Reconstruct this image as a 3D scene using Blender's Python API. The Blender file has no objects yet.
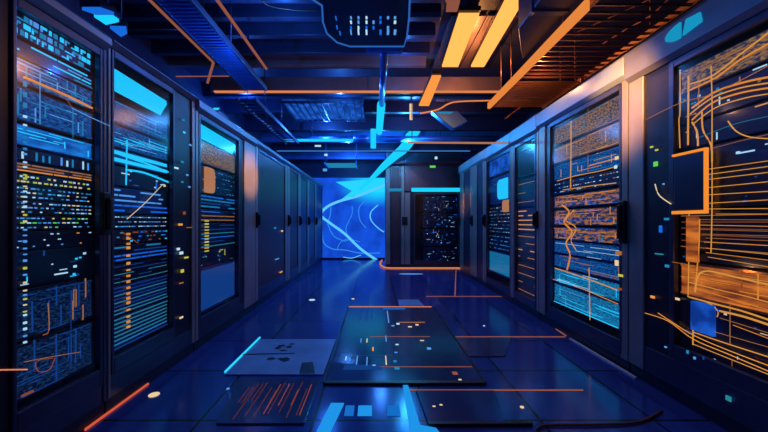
import bpy, bmesh, math, random
from mathutils import Vector, Matrix

sc = bpy.context.scene
C = sc.collection
F = 340.0                 # focal length in pixels of a 768 wide frame
EYE = 1.05                # camera height
VX, VY = 376.0, 222.0     # where the aisle vanishes in the photograph
LX, RX = -1.46, 1.75      # the two cabinet fronts either side of the aisle
CY = 7.8                  # front of the cabinets that close the aisle on the right

# ------------------------------------------------------------------ camera, world, light, exposure
cd = bpy.data.cameras.new('camera')
cam = bpy.data.objects.new('camera', cd); C.objects.link(cam)
cam.location = (0, 0, EYE); cam.rotation_euler = (math.pi/2, 0, 0)
cd.sensor_width = 36; cd.lens = 36*F/768; cd.shift_x = 8/768; cd.shift_y = 6/768; cd.clip_start = 0.05
sc.camera = cam
w = bpy.data.worlds.new('world'); sc.world = w; w.use_nodes = True
w.node_tree.nodes['Background'].inputs[0].default_value = (0.02, 0.06, 0.32, 1)
w.node_tree.nodes['Background'].inputs[1].default_value = 0.30
sc.view_settings.view_transform = 'Standard'; sc.view_settings.look = 'None'
sc.view_settings.gamma = 1; sc.view_settings.use_curve_mapping = False
sc.view_settings.exposure = 0.0

def lamp(kind, name, loc, col, power, size=0.0, target=None, spot=1.2, size_y=None):
    l = bpy.data.lights.new(name, kind); l.color = col; l.energy = power
    if kind == 'AREA':
        l.size = size
        if size_y: l.shape = 'RECTANGLE'; l.size_y = size_y
    elif kind == 'SPOT':
        l.spot_size = spot; l.spot_blend = 0.9; l.shadow_soft_size = size
    else: l.shadow_soft_size = size
    o = bpy.data.objects.new(name, l); C.objects.link(o); o.location = loc
    if target is not None:
        o.rotation_euler = (Vector(target)-Vector(loc)).to_track_quat('-Z', 'Y').to_euler()
    return o
BLUE = (0.05, 0.22, 1.0); CYANL = (0.05, 0.6, 1.0); ORAL = (1.0, 0.36, 0.08)
FILLB = (0.06, 0.33, 1.0)
for k_, (x_, y_, p_) in enumerate(((-.7, 8.3, 22), (.1, 7.2, 22), (-.9, 6.2, 20), (.6, 5.6, 18), (-.5, 4.7, 14), (.3, 3.8, 9), (-.8, 3.0, 9), (.3, 2.0, 5), (-.6, 1.2, 4))):  # blue fill points added along the aisle, no fittings
    lamp('POINT', 'fill_aisle_blue', (x_, y_, 2.72 if y_ < 7 else 2.6), FILLB, p_)
lamp('POINT', 'fill_above_left_row', (-1.9, 5.0, 2.6), (0.03, 0.2, 1.0), 20)  # added blue fill for the ceiling over the left row
lamp('POINT', 'fill_left_tray', (-1.15, 2.9, 2.4), (0.03, 0.2, 1.0), 9)  # blue fill added to brighten the ribbed tray
lamp('POINT', 'light_orange_pair', (1.05, 3.7, 2.75), ORAL, 20)
lamp('POINT', 'light_orange_far', (0.9, 5.2, 2.65), ORAL, 8)
lamp('POINT', 'fill_orange_tray', (1.55, 3.2, 2.32), ORAL, 5)  # orange fill added under the tray for its rungs
lamp('POINT', 'light_cyan_trail', (0.55, 6.3, 2.5), CYANL, 26)
lamp('SPOT', 'fill_onto_left_posts', (1.3, 3.7, 1.75), ORAL, 1100, 0.05, (-1.46, 3.95, 1.6), .24)  # added spot for the orange sheen on these posts, no fitting
lamp('SPOT', 'fill_onto_right_posts', (0.55, 2.0, 2.3), ORAL, 520, 0.05, (1.75, 2.42, 1.9), .62)  # orange spot added to tint the near right posts
lamp('SPOT', 'fill_onto_far_right_posts', (0.3, 5.0, 1.9), ORAL, 420, 0.05, (1.75, 6.6, 1.45), .28)  # another added orange spot, for the far right posts
lamp('POINT', 'fill_in_nearest_right_cabinet', (1.775, 1.75, 1.62), ORAL, .5)  # unseen points added inside cabinets for glow on server faces
lamp('POINT', 'fill_in_nearest_right_cabinet_low', (1.775, 1.65, .82), ORAL, .6)
lamp('POINT', 'fill_in_nearest_left_cabinet', (-1.485, 1.6, 1.75), CYANL, .3)
lamp('POINT', 'fill_in_tall_right_cabinet', (1.775, 2.9, 1.7), ORAL, .5)

# ------------------------------------------------------------------ materials
MATS = {}
def metal(name, col, rough=0.35, met=0.7, bump=0.0, scale=60, spec=0.5, coat=0.0):
    m = bpy.data.materials.new(name); m.use_nodes = True; nt = m.node_tree
    b = nt.nodes['Principled BSDF']
    b.inputs['Roughness'].default_value = rough; b.inputs['Metallic'].default_value = met
    b.inputs['Specular IOR Level'].default_value = spec; b.inputs['Coat Weight'].default_value = coat
    tc = nt.nodes.new('ShaderNodeTexCoord'); n = nt.nodes.new('ShaderNodeTexNoise')
    n.inputs['Scale'].default_value = 3.0; n.inputs['Detail'].default_value = 4
    r = nt.nodes.new('ShaderNodeValToRGB')
    r.color_ramp.elements[0].position = .3; r.color_ramp.elements[1].position = .75
    r.color_ramp.elements[0].color = (*[c*.8 for c in col], 1); r.color_ramp.elements[1].color = (*[min(1, c*1.15) for c in col], 1)
    nt.links.new(tc.outputs['Object'], n.inputs['Vector']); nt.links.new(n.outputs['Fac'], r.inputs[0])
    nt.links.new(r.outputs[0], b.inputs['Base Color'])
    if bump:
        n2 = nt.nodes.new('ShaderNodeTexNoise'); n2.inputs['Scale'].default_value = scale
        bp = nt.nodes.new('ShaderNodeBump'); bp.inputs['Strength'].default_value = bump; bp.inputs['Distance'].default_value = .002
        nt.links.new(tc.outputs['Object'], n2.inputs['Vector']); nt.links.new(n2.outputs['Fac'], bp.inputs['Height'])
        nt.links.new(bp.outputs[0], b.inputs['Normal'])
    MATS[name] = m; return m
def glow(name, col, s, sample=False, tex=None):
    m = bpy.data.materials.new(name); m.use_nodes = True; nt = m.node_tree; nt.nodes.clear()
    e = nt.nodes.new('ShaderNodeEmission'); o = nt.nodes.new('ShaderNodeOutputMaterial')
    e.inputs[0].default_value = (*col, 1); e.inputs[1].default_value = s
    nt.links.new(e.outputs[0], o.inputs[0])
    if tex:                       # a lit display or backlit mesh, uneven like woven light
        col2, sx, sz, lo, hi = tex
        tc = nt.nodes.new('ShaderNodeTexCoord'); mp = nt.nodes.new('ShaderNodeMapping'); mp.inputs['Scale'].default_value = (sx, sx, sz)
        n = nt.nodes.new('ShaderNodeTexNoise'); n.inputs['Scale'].default_value = 1; n.inputs['Detail'].default_value = 5
        r = nt.nodes.new('ShaderNodeValToRGB')
        r.color_ramp.elements[0].position = lo; r.color_ramp.elements[1].position = hi
        r.color_ramp.elements[0].color = (*col2, 1); r.color_ramp.elements[1].color = (*col, 1)
        nt.links.new(tc.outputs['Object'], mp.inputs[0]); nt.links.new(mp.outputs[0], n.inputs['Vector'])
        nt.links.new(n.outputs['Fac'], r.inputs[0]); nt.links.new(r.outputs[0], e.inputs[0])
    m.cycles.emission_sampling = 'AUTO' if sample else 'NONE'
    MATS[name] = m; return m
def glass(name, tint=(1, 1, 1), rough=0.03, fac=0.1):
    m = bpy.data.materials.new(name); m.use_nodes = True; nt = m.node_tree; nt.nodes.clear()
    t = nt.nodes.new('ShaderNodeBsdfTransparent'); t.inputs[0].default_value = (*tint, 1)
    g = nt.nodes.new('ShaderNodeBsdfGlossy'); g.inputs['Roughness'].default_value = rough
    fr = nt.nodes.new('ShaderNodeLayerWeight'); fr.inputs['Blend'].default_value = .5
    pw_ = nt.nodes.new('ShaderNodeMath'); pw_.operation = 'POWER'; pw_.inputs[1].default_value = 4
    mr_ = nt.nodes.new('ShaderNodeMapRange'); mr_.inputs[3].default_value = fac*.25; mr_.inputs[4].default_value = fac*2
    nt.links.new(fr.outputs['Facing'], pw_.inputs[0]); nt.links.new(pw_.outputs[0], mr_.inputs[0])
    mx = nt.nodes.new('ShaderNodeMixShader'); o = nt.nodes.new('ShaderNodeOutputMaterial')
    nt.links.new(mr_.outputs[0], mx.inputs[0]); nt.links.new(t.outputs[0], mx.inputs[1]); nt.links.new(g.outputs[0], mx.inputs[2])
    nt.links.new(mx.outputs[0], o.inputs[0]); MATS[name] = m; return m
def perforated(name, col, scale, hole):
    m = metal(name, col, .4, .6); nt = m.node_tree; b = nt.nodes['Principled BSDF']
    tc = nt.nodes.new('ShaderNodeTexCoord'); v = nt.nodes.new('ShaderNodeTexVoronoi'); v.inputs['Scale'].default_value = scale
    v.inputs['Randomness'].default_value = 0.15
    r = nt.nodes.new('ShaderNodeValToRGB'); r.color_ramp.elements[0].position = .28; r.color_ramp.elements[1].position = .36
    r.color_ramp.elements[0].color = (*hole, 1); r.color_ramp.elements[1].color = (*col, 1)
    nt.links.new(tc.outputs['Object'], v.inputs['Vector']); nt.links.new(v.outputs['Distance'], r.inputs[0]); nt.links.new(r.outputs[0], b.inputs['Base Color'])
    return m

metal('cab_dark', (0.018, 0.024, 0.055), .38, .5, .15)
metal('cab_frame', (0.07, 0.085, 0.16), .33, .75, .1)
metal('cab_post', (0.25, 0.26, 0.30), .38, .35, .1)
metal('cab_header', (0.20, 0.25, 0.36), .42, .5, .1)
metal('cab_header_r', (0.32, 0.48, 0.68), .45, .4, .1)
metal('black', (0.008, 0.01, 0.02), .35, .2)
metal('server_face', (0.02, 0.03, 0.085), .35, .5, .2, 120)
metal('server_blue', (0.03, 0.09, 0.30), .35, .5, .2, 120)
metal('server_brown', (0.14, 0.07, 0.045), .45, .4, .3, 90)
metal('ceiling_navy', (0.03, 0.035, 0.10), .5, .1, .2)
metal('wall_navy', (0.02, 0.04, 0.14), .5, .1, .2)
metal('beam_navy', (0.04, 0.055, 0.15), .4, .4)
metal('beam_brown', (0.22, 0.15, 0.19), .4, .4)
metal('tray_metal', (0.10, 0.13, 0.28), .35, .7)
metal('tray_blue', (0.12, 0.30, 0.95), .35, .6)
metal('tray_copper', (0.5, 0.22, 0.12), .35, .7)
metal('pipe_orange', (0.75, 0.22, 0.07), .4, .2)
metal('pipe_blue', (0.06, 0.22, 0.85), .3, .5)
metal('pipe_grey', (0.30, 0.38, 0.6), .3, .7)
metal('tab_orange', (0.85, 0.36, 0.14), .5, .1)
metal('pale_tile', (0.16, 0.42, 0.85), .25, .1, .05, 20)
metal('dark_tile', (0.03, 0.055, 0.20), .16, .3, .05, 20)
metal('violet_tile', (0.06, 0.06, 0.20), .14, .3, .05, 20)
metal('trim_pale', (0.6, 0.75, 1.0), .3, .2)
metal('stain', (0.006, 0.012, 0.05), .4, .1)
metal('cable_brown', (0.10, 0.04, 0.03), .5, .1)
glass('pane', (0.9, 0.95, 1.0), .16, .12)
glass('floor_glass', (0.45, 0.6, 0.95), .06, .35)
perforated('mesh_door', (0.10, 0.07, 0.10), 95, (0.006, 0.006, 0.015))
perforated('mesh_door_far', (0.06, 0.08, 0.2), 95, (0.008, 0.01, 0.03))
glow('cyan', (0.02, 0.62, 1.0), 1.1)
glow('cyan_lamp', (0.01, 0.62, 1.0), 1.05, True)
glow('cyan_dim', (0.02, 0.38, 0.75), .6)
glow('teal', (0.03, 0.35, 0.50), .6)
glow('blue', (0.01, 0.18, 0.9), .8)
glow('blue_dim', (0.01, 0.08, 0.38), .6)
glow('blue_pale', (0.12, 0.42, 1.0), .8)
glow('white', (0.55, 0.85, 1.0), .9)
glow('warm', (1.0, 0.75, 0.45), .8)
glow('yellow', (0.8, 0.75, 0.10), .7)
glow('green', (0.15, 0.8, 0.12), .8)
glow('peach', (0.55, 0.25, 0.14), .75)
glow('seam_red', (0.78, 0.12, 0.06), .8)
glow('blue_edge', (0.03, 0.16, 0.62), .7)
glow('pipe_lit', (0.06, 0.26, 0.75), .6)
glow('orange_deep', (0.22, 0.05, 0.03), .5)
glow('blue_glow', (0.015, 0.33, 0.9), .9)
glow('blue_rect', (0.01, 0.22, 0.8), .7)
glow('orange', (1.0, 0.30, 0.035), .9)
glow('amber', (0.95, 0.36, 0.06), .9)
glow('amber_dim', (0.55, 0.20, 0.06), .7)
glow('orange_dim', (0.5, 0.10, 0.03), .6)
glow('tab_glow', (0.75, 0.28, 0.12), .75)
glow('teal_lamp', (0.01, 0.34, 0.62), .85, True)
glow('strip_lamp', (1.0, 0.30, 0.06), .8, True)
glow('orange_lamp', (1.0, 0.42, 0.085), 1.35, True)
glow('orange_lamp_dim', (1.0, 0.33, 0.06), 1.0, True)
glow('seam_orange', (1.0, 0.30, 0.10), .75)
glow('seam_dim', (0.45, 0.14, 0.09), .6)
glow('blue_screen', (0.02, 0.32, 1.0), .75, False, ((0.005, 0.07, 0.4), 9, 30, .35, .7))
glow('blue_mesh', (0.02, 0.22, 0.7), .55, False, ((0.004, 0.03, 0.2), 45, 130, .4, .62))
glow('dark_mesh', (0.03, 0.12, 0.35), .35, False, ((0.002, 0.01, 0.06), 50, 140, .45, .66))
glow('gold_mesh', (0.70, 0.33, 0.12), .5, False, ((0.05, 0.06, 0.14), 38, 90, .42, .6))
glow('fire_mesh', (1.0, 0.24, 0.03), .85, False, ((0.22, 0.035, 0.015), 5, 22, .38, .66))
glow('cyan_mesh', (0.02, 0.42, 0.75), .65, False, ((0.006, 0.07, 0.26), 30, 90, .35, .65))
glow('rust_mesh', (0.75, 0.24, 0.05), .6, False, ((0.02, 0.05, 0.16), 16, 40, .46, .62))
glow('panel_blue', (0.02, 0.16, 0.85), .75, True, ((0.005, 0.05, 0.35), 8, 8, .4, .6))
glow('display', (0.007, 0.085, 0.72), 1.1, True, ((0.005, 0.05, 0.48), 2.2, 1.6, .38, .62))
def display_mat():
    m = MATS['display']; nt = m.node_tree; e = [n for n in nt.nodes if n.type == 'EMISSION'][0]; rp = [n for n in nt.nodes if n.type == 'VALTORGB'][0]
    tc = nt.nodes.new('ShaderNodeTexCoord'); mp = nt.nodes.new('ShaderNodeMapping'); mp.inputs['Location'].default_value = (-.45, 0, -3.0); mp.inputs['Scale'].default_value = (.75, 0, 1.45)
    ln = nt.nodes.new('ShaderNodeVectorMath'); ln.operation = 'LENGTH'; mr = nt.nodes.new('ShaderNodeMapRange')
    mr.inputs[1].default_value = .95; mr.inputs[2].default_value = .1; mr.interpolation_type = 'SMOOTHSTEP'
    mx = nt.nodes.new('ShaderNodeMix'); mx.data_type = 'RGBA'; mx.inputs[7].default_value = (0.01, .65, 1, 1)
    nt.links.new(tc.outputs['Object'], mp.inputs[0]); nt.links.new(mp.outputs[0], ln.inputs[0]); nt.links.new(ln.outputs['Value'], mr.inputs[0])
    nt.links.new(mr.outputs[0], mx.inputs[0]); nt.links.new(rp.outputs[0], mx.inputs[6]); nt.links.new(mx.outputs[2], e.inputs[0])
display_mat()
glow('display_trace', (0.10, 0.55, 1.0), 1.1)
glow('display_thin', (0.03, 0.28, 0.9), .9)

# ------------------------------------------------------------------ mesh helpers
class MB:
    def __init__(s): s.v = []; s.f = []; s.m = []; s.slots = []; s.smooth = []
    def slot(s, mat):
        if mat not in s.slots: s.slots.append(mat)
        return s.slots.index(mat)
    def box(s, a, b, mat):
        x0, y0, z0 = [min(p, q) for p, q in zip(a, b)]; x1, y1, z1 = [max(p, q) for p, q in zip(a, b)]
        n = len(s.v); k = s.slot(mat)
        s.v += [(x0,y0,z0),(x1,y0,z0),(x1,y1,z0),(x0,y1,z0),(x0,y0,z1),(x1,y0,z1),(x1,y1,z1),(x0,y1,z1)]
        for f in ((0,3,2,1),(4,5,6,7),(0,1,5,4),(1,2,6,5),(2,3,7,6),(3,0,4,7)):
            s.f.append([n+i for i in f]); s.m.append(k); s.smooth.append(False)
        return s
    def prism(s, pts, off, mat):      # polygon pts swept by vector off
        n = len(s.v); L = len(pts); k = s.slot(mat); off = Vector(off)
        s.v += [tuple(p) for p in pts]; s.v += [tuple(Vector(p)+off) for p in pts]
        s.f.append([n+i for i in range(L)][::-1]); s.f.append([n+L+i for i in range(L)])
        s.f += [[n+i, n+(i+1) % L, n+L+(i+1) % L, n+L+i] for i in range(L)]
        s.m += [k]*(L+2); s.smooth += [False]*(L+2); return s
    def tube(s, pts, r, mat, sides=6, flat=None):   # r number or list
        pts = [Vector(p) for p in pts]; k = s.slot(mat); base = len(s.v)
        for i, p in enumerate(pts):
            d = (pts[min(i+1, len(pts)-1)]-pts[max(i-1, 0)]).normalized()
            up = Vector((0, 0, 1)) if abs(d.z) < .9 else Vector((0, 1, 0))
            a = d.cross(up).normalized(); b = d.cross(a).normalized()
            rr = r[i] if isinstance(r, (list, tuple)) else r
            for j in range(sides):
                t = 2*math.pi*j/sides
                s.v.append(tuple(p+a*math.cos(t)*rr+b*math.sin(t)*rr*(flat or 1)))
        for i in range(len(pts)-1):
            for j in range(sides):
                q = base+i*sides
                s.f.append([q+j, q+(j+1) % sides, q+sides+(j+1) % sides, q+sides+j]); s.m.append(k); s.smooth.append(True)
        for q, o in ((base, 1), (base+(len(pts)-1)*sides, -1)):
            s.f.append([q+j for j in range(sides)][::o]); s.m.append(k); s.smooth.append(False)
        return s
    def build(s, name, parent=None, bevel=0, xf=None):
        me = bpy.data.meshes.new(name)
        vs = s.v if xf is None else [tuple(xf @ Vector(v)) for v in s.v]
        me.from_pydata(vs, [], s.f)
        for m in s.slots: me.materials.append(MATS[m])
        me.polygons.foreach_set('material_index', s.m); me.polygons.foreach_set('use_smooth', s.smooth)
        bm = bmesh.new(); bm.from_mesh(me); bmesh.ops.recalc_face_normals(bm, faces=bm.faces); bm.to_mesh(me); bm.free()
        o = bpy.data.objects.new(name, me); C.objects.link(o)
        if parent is not None: o.parent = parent
        if bevel:
            b = o.modifiers.new('bevel', 'BEVEL'); b.width = bevel; b.segments = 2; b.limit_method = 'ANGLE'
        return o
def smooth_path(pts, n=6):      # Catmull-Rom
    P = [Vector(p) for p in pts]; out = []
    for i in range(len(P)-1):
        p0 = P[max(i-1, 0)]; p1 = P[i]; p2 = P[i+1]; p3 = P[min(i+2, len(P)-1)]
        for k in range(n):
            t = k/n
            out.append(.5*((2*p1)+(p2-p0)*t+(2*p0-5*p1+4*p2-p3)*t*t+(3*p1-p0-3*p2+p3)*t**3))
    out.append(P[-1]); return out
def tag(o, label, cat, group=None, kind=None):
    o['label'] = label; o['category'] = cat; o['kind'] = kind or 'thing'
    if not 4 <= len(label.split()) <= 16: print('LABEL', len(label.split()), label)
    if group: o['group'] = group
    return o
def empty(name, loc, label, cat, rz=0, group=None):
    o = bpy.data.objects.new(name, None); C.objects.link(o); o.location = loc; o.rotation_euler = (0, 0, rz); o.empty_display_size = .1
    return tag(o, label, cat, group)
def struct(mb, name, **k):
    o = mb.build(name, **k); o['kind'] = 'structure'; return o
ORD = ['topmost', 'second from the top', 'third from the top', 'fourth from the top', 'fifth from the top', 'sixth from the top', 'seventh from the top',
       'eighth from the top', 'ninth from the top', 'tenth from the top', 'eleventh from the top', 'twelfth from the top', 'thirteenth from the top',
       'fourteenth from the top', 'fifteenth from the top', 'sixteenth from the top', 'seventeenth from the top', 'eighteenth from the top']
def at(px, py, Y): return Vector(((px-VX)/F*Y, Y, EYE+(VY-py)/F*Y))          # a photo point at distance Y
def on_z(px, py, z):                                                          # a photo point on the level z
    Y = F*(z-EYE)/(VY-py); return Vector(((px-VX)/F*Y, Y, z))
def left(px, py, d=0):                                                        # a photo point on the left cabinet fronts, d behind them
    X = LX-d; Y = F*X/(px-VX); return Vector((X, Y, EYE+(VY-py)/F*Y))
def right(px, py, d=0):
    X = RX+d; Y = F*X/(px-VX); return Vector((X, Y, EYE+(VY-py)/F*Y))

# ------------------------------------------------------------------ room
WL, WR, YB, ZC, YN = -2.5, 2.85, 9.7, 3.05, -1.2
def floor_material():
    m = metal('floor', (0.03, 0.05, 0.30), .13, .25, .04, 12); nt = m.node_tree; b = nt.nodes['Principled BSDF']
    tc = nt.nodes.new('ShaderNodeTexCoord'); mp = nt.nodes.new('ShaderNodeMapping'); mp.inputs['Location'].default_value = (.33, .0, 0)
    br = nt.nodes.new('ShaderNodeTexBrick'); br.offset = 0; br.inputs['Scale'].default_value = 1
    br.inputs['Brick Width'].default_value = .6; br.inputs['Row Height'].default_value = .6
    br.inputs['Mortar Size'].default_value = .008; br.inputs['Mortar Smooth'].default_value = 0
    br.inputs['Color1'].default_value = (0.022, 0.045, 0.30, 1); br.inputs['Color2'].default_value = (0.038, 0.065, 0.40, 1)
    br.inputs['Mortar'].default_value = (0.002, 0.003, 0.012, 1); br.inputs['Bias'].default_value = -.2
    nt.links.new(tc.outputs['Object'], mp.inputs[0]); nt.links.new(mp.outputs[0], br.inputs[0]); nt.links.new(br.outputs[0], b.inputs['Base Color'])
    n = nt.nodes.new('ShaderNodeTexNoise'); n.inputs['Scale'].default_value = 1.6
    r = nt.nodes.new('ShaderNodeMapRange'); r.inputs[3].default_value = .08; r.inputs[4].default_value = .24
    nt.links.new(tc.outputs['Object'], n.inputs['Vector']); nt.links.new(n.outputs['Fac'], r.inputs[0]); nt.links.new(r.outputs[0], b.inputs['Roughness'])
    return m
floor_material()
struct(MB().box((WL-.1, YN, -.1), (WR+.1, YB+.1, 0), 'floor'), 'floor')
struct(MB().box((WL-.1, YN, ZC), (WR+.1, YB+.1, ZC+.1), 'ceiling_navy'), 'ceiling')
struct(MB().box((WL-.1, YN, 0), (WL, YB, ZC), 'wall_navy'), 'wall_left')
struct(MB().box((WR, YN, 0), (WR+.1, YB, ZC), 'wall_navy'), 'wall_right')
struct(MB().box((WL, YB, 0), (WR, YB+.1, ZC), 'wall_navy'), 'wall_back')

# ------------------------------------------------------------------ cabinets
CABS = {}
def cabinet(key, side, y0, y1, label, top, glass_span=None, zg=(.28, 1.93), depth=.85, lightbar=None, mesh=None, handle='far', post='cab_post', header='cab_header', hz=(.98, 1.17), pn=.045, pf=.045, fw=.035):
    """side 'L','R' (y0,y1 are distances) or 'C' (y0,y1 are X). local x runs along the front, local y into the cabinet"""
    wd = y1-y0; g = .004
    if side == 'L': loc, rz = (LX, y0, 0), math.pi/2
    elif side == 'R': loc, rz = (RX, y1, 0), -math.pi/2
    else: loc, rz = (y0, CY, 0), 0
    root = empty('server_cabinet', loc, label, 'server cabinet', rz, 'server cabinets along the aisle')
    CABS[key] = dict(root=root, side=side, y0=y0, y1=y1, w=wd)
    def lx(v): return v-y0 if side in 'LC' else y1-v       # distance -> local x
    a, b = g, wd-g
    t = .03
    m = MB(); m.box((a, .04, .08), (a+t, depth, top-.02), 'cab_dark'); m.box((b-t, .04, .08), (b, depth, top-.02), 'cab_dark')
    m.box((a+t, depth-t, .08), (b-t, depth, top-.02), 'cab_dark'); m.box((a, .04, top-.05), (b, depth, top), 'cab_dark'); m.box((a+t, .04, .08), (b-t, depth-t, .11), 'cab_dark')
    m.build('body', root)
    MB().box((a, .015, 0), (b, depth, .08), 'cab_dark').build('plinth', root, .005)
    zt = top
    pa, pb = (pn, pf) if side in 'LC' else (pf, pn)
    s0, s1 = (lx(glass_span[0]), lx(glass_span[1])) if glass_span else (a+pa+.04, b-pb-.04)
    s0, s1 = min(s0, s1), max(s0, s1)
    z0, z1 = zg
    # face frame: fills everything round the door opening
    o0, o1, p0, p1 = s0-fw, s1+fw, z0-.09, z1+.045
    pa, pb = (pn, pf) if side in 'LC' else (pf, pn)
    for u0, pw in ((a, pa), (b-pb, pb)): MB().box((u0, 0, .08), (u0+pw, .045, zt-.02), post).build('corner_post', root, .006)
    if o0 > a+pa+.002: MB().box((a+pa, .012, p0), (o0, .045, p1), 'cab_dark').build('side_panel', root, .003)
    if o1 < b-pb-.002: MB().box((o1, .012, p0), (b-pb, .045, p1), 'cab_dark').build('side_panel', root, .003)
    MB().box((a+pa, .006, .08), (b-pb, .045, p0), 'cab_frame').build('kick_panel', root, .004)
    # header with a chamfered nose
    h = [(a, -.03, zt-.05), (a, .05, zt+.01), (a, .05, p1), (a, .0, p1), (a, -.03, p1+.03)]
    MB().prism(h, (b-a, 0, 0), header).build('header_panel', root, .004)
    # door
    m = MB()
    m.box((o0+.002, 0, p0+.002), (s0, .03, p1-.002), 'cab_frame'); m.box((s1, 0, p0+.002), (o1-.002, .03, p1-.002), 'cab_frame')
    m.box((s0, 0, z1), (s1, .03, p1-.002), 'cab_frame'); m.box((s0, 0, p0+.002), (s1, .03, z0), 'cab_frame')
    if mesh: m.box((s0, .01, z0), (s1, .022, z1), mesh)
    door = m.build('door', root, .004)
    if not mesh:
        MB().box((s0, .014, z0), (s1, .019, z1), 'pane').build('glass_pane', door)
    if handle:
        near_is_low = side in 'LC'
        low = (handle == 'near') == near_is_low
        hx = a+.03 if low else b-.03
        m = MB(); m.box((hx-.028, -.028, hz[0]), (hx+.028, 0, hz[1]), 'black'); m.box((hx-.014, -.05, hz[0]+.03), (hx+.014, -.028, hz[1]-.03), 'black')
        m.build('handle', door, .008)
    if lightbar:
        c, d, e, f = lightbar       # distances and heights
        x0, x1 = sorted((lx(c), lx(d)))
        lb = MB().prism([(x0, .028, e+.01), (x1-.07, .028, e), (x1, .028, f-.04), (x1-.005, .028, f-.015), (x0, .028, f)], (0, .010, 0), 'cyan_lamp').build('light_bar', root, .002); lb['label'] = 'glowing cyan light bar'
    CABS[key].update(s0=s0, s1=s1, lx=lx, zg=zg)
    return root

LT, RT = 2.09, 2.25
cabinet('L1', 'L', .95, 1.85, 'nearest server cabinet on the left, glass front full of small lights, cut by the frame', LT, (1.385, 1.80), (.27, 1.93), handle='far', post='cab_frame', pf=.025, fw=.02, hz=(.98, 1.21))
cabinet('L2', 'L', 1.85, 2.75, 'left server cabinet with the bright cyan slanted light bar behind glass', LT, (1.899, 2.45), (.29, 1.97), lightbar=(1.90, 2.42, 1.79, 1.925), handle=None, pn=.02, fw=.02)
cabinet('L3', 'L', 2.75, 4.12, 'left server cabinet with an orange reflection as a glowing plate behind its narrow glass', LT, (2.84, 3.62), (.25, 1.91), lightbar=(2.85, 3.60, 1.755, 1.885), handle=None, pf=.34)
cabinet('L4', 'L', 4.12, 5.62, 'left server cabinet with brownish perforated door, just beyond the glass-fronted ones', LT, None, (.22, 1.93), mesh='mesh_door', handle='near', pn=.10, pf=.12)
cabinet('L5', 'L', 5.62, 6.45, 'perforated-door server cabinet on the left with bright blue post, fifth from the near end', LT, None, (.22, 1.93), mesh='mesh_door', handle='near', pn=.16)
cabinet('L6', 'L', 6.45, 7.3, 'perforated-door server cabinet on the left, sixth from the near end', LT, None, (.22, 1.93), mesh='mesh_door_far', handle='near', pn=.16)
cabinet('L7', 'L', 7.3, 8.2, 'perforated-door server cabinet on the left, second from the glowing end wall', LT, None, (.22, 1.93), mesh='mesh_door_far', handle='near', pn=.16)
cabinet('L8', 'L', 8.2, 9.3, 'perforated-door server cabinet on the left beside the glowing end wall', LT, None, (.22, 1.93), mesh='mesh_door_far', handle='near', pn=.16)
cabinet('R1', 'R', .95, 2.36, 'nearest server cabinet on the right, packed with glowing orange wiring, cut by the frame', RT, (1.06, 2.0), (.33, 1.96), handle=None, header='cab_header', post='cab_post', pf=.13)
cabinet('R2', 'R', 2.36, 3.66, 'right server cabinet with tall lit glass, orange wiring above cyan lines', RT, (2.45, 3.42), (.20, 2.0), handle='near', header='cab_header_r', hz=(.90, 1.20), pn=.07, pf=.13)
cabinet('R3', 'R', 3.66, 4.38, 'right server cabinet with dark glass crossed by short orange lines', RT, (3.76, 4.29), (.18, 1.98), handle='near', header='cab_header_r', pn=.05)
cabinet('R4', 'R', 4.38, 5.48, 'right server cabinet with a glowing cyan square behind glass', RT, (4.46, 5.38), (.18, 1.98), handle='far', header='cab_header_r', pf=.06)
cabinet('R5', 'R', 5.48, 6.2, 'plain right server cabinet, second from the far end of its row', RT, None, (.2, 2.0), mesh='mesh_door_far', handle='far', header='cab_header_r', pf=.28, pn=.10)
cabinet('R6', 'R', 6.2, 7.1, 'plain right server cabinet at the far end of its row', RT, None, (.2, 2.0), mesh='mesh_door_far', handle='far', header='cab_header_r', pf=.28, pn=.12)
cabinet('C1', 'C', .22, .66, 'narrow dark server cabinet closing the aisle, left of the cyan-barred one', 2.68, None, (.16, 2.3), mesh='mesh_door', handle='far', depth=.8, header='cab_frame', pn=.10,pf=.08)
cabinet('C2', 'C', .66, 1.97, 'server cabinet facing down the aisle with a horizontal cyan bar on its door', 2.68, (.90, 1.88), (.16, 1.68), handle='near', depth=.8, header='cab_frame', pn=.12)
b_ = MB().box((.15, -.045, 1.74), (1.26, -.028, 1.83), 'cyan_lamp').build('light_bar', CABS['C2']['root'], .003); b_['label'] = 'glowing cyan light bar'
b_ = MB().box((.06, -.012, 1.75), (.38, .0, 1.82), 'cyan_dim').build('light_bar', CABS['C1']['root'], .003); b_['label'] = 'dim cyan light bar'

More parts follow.
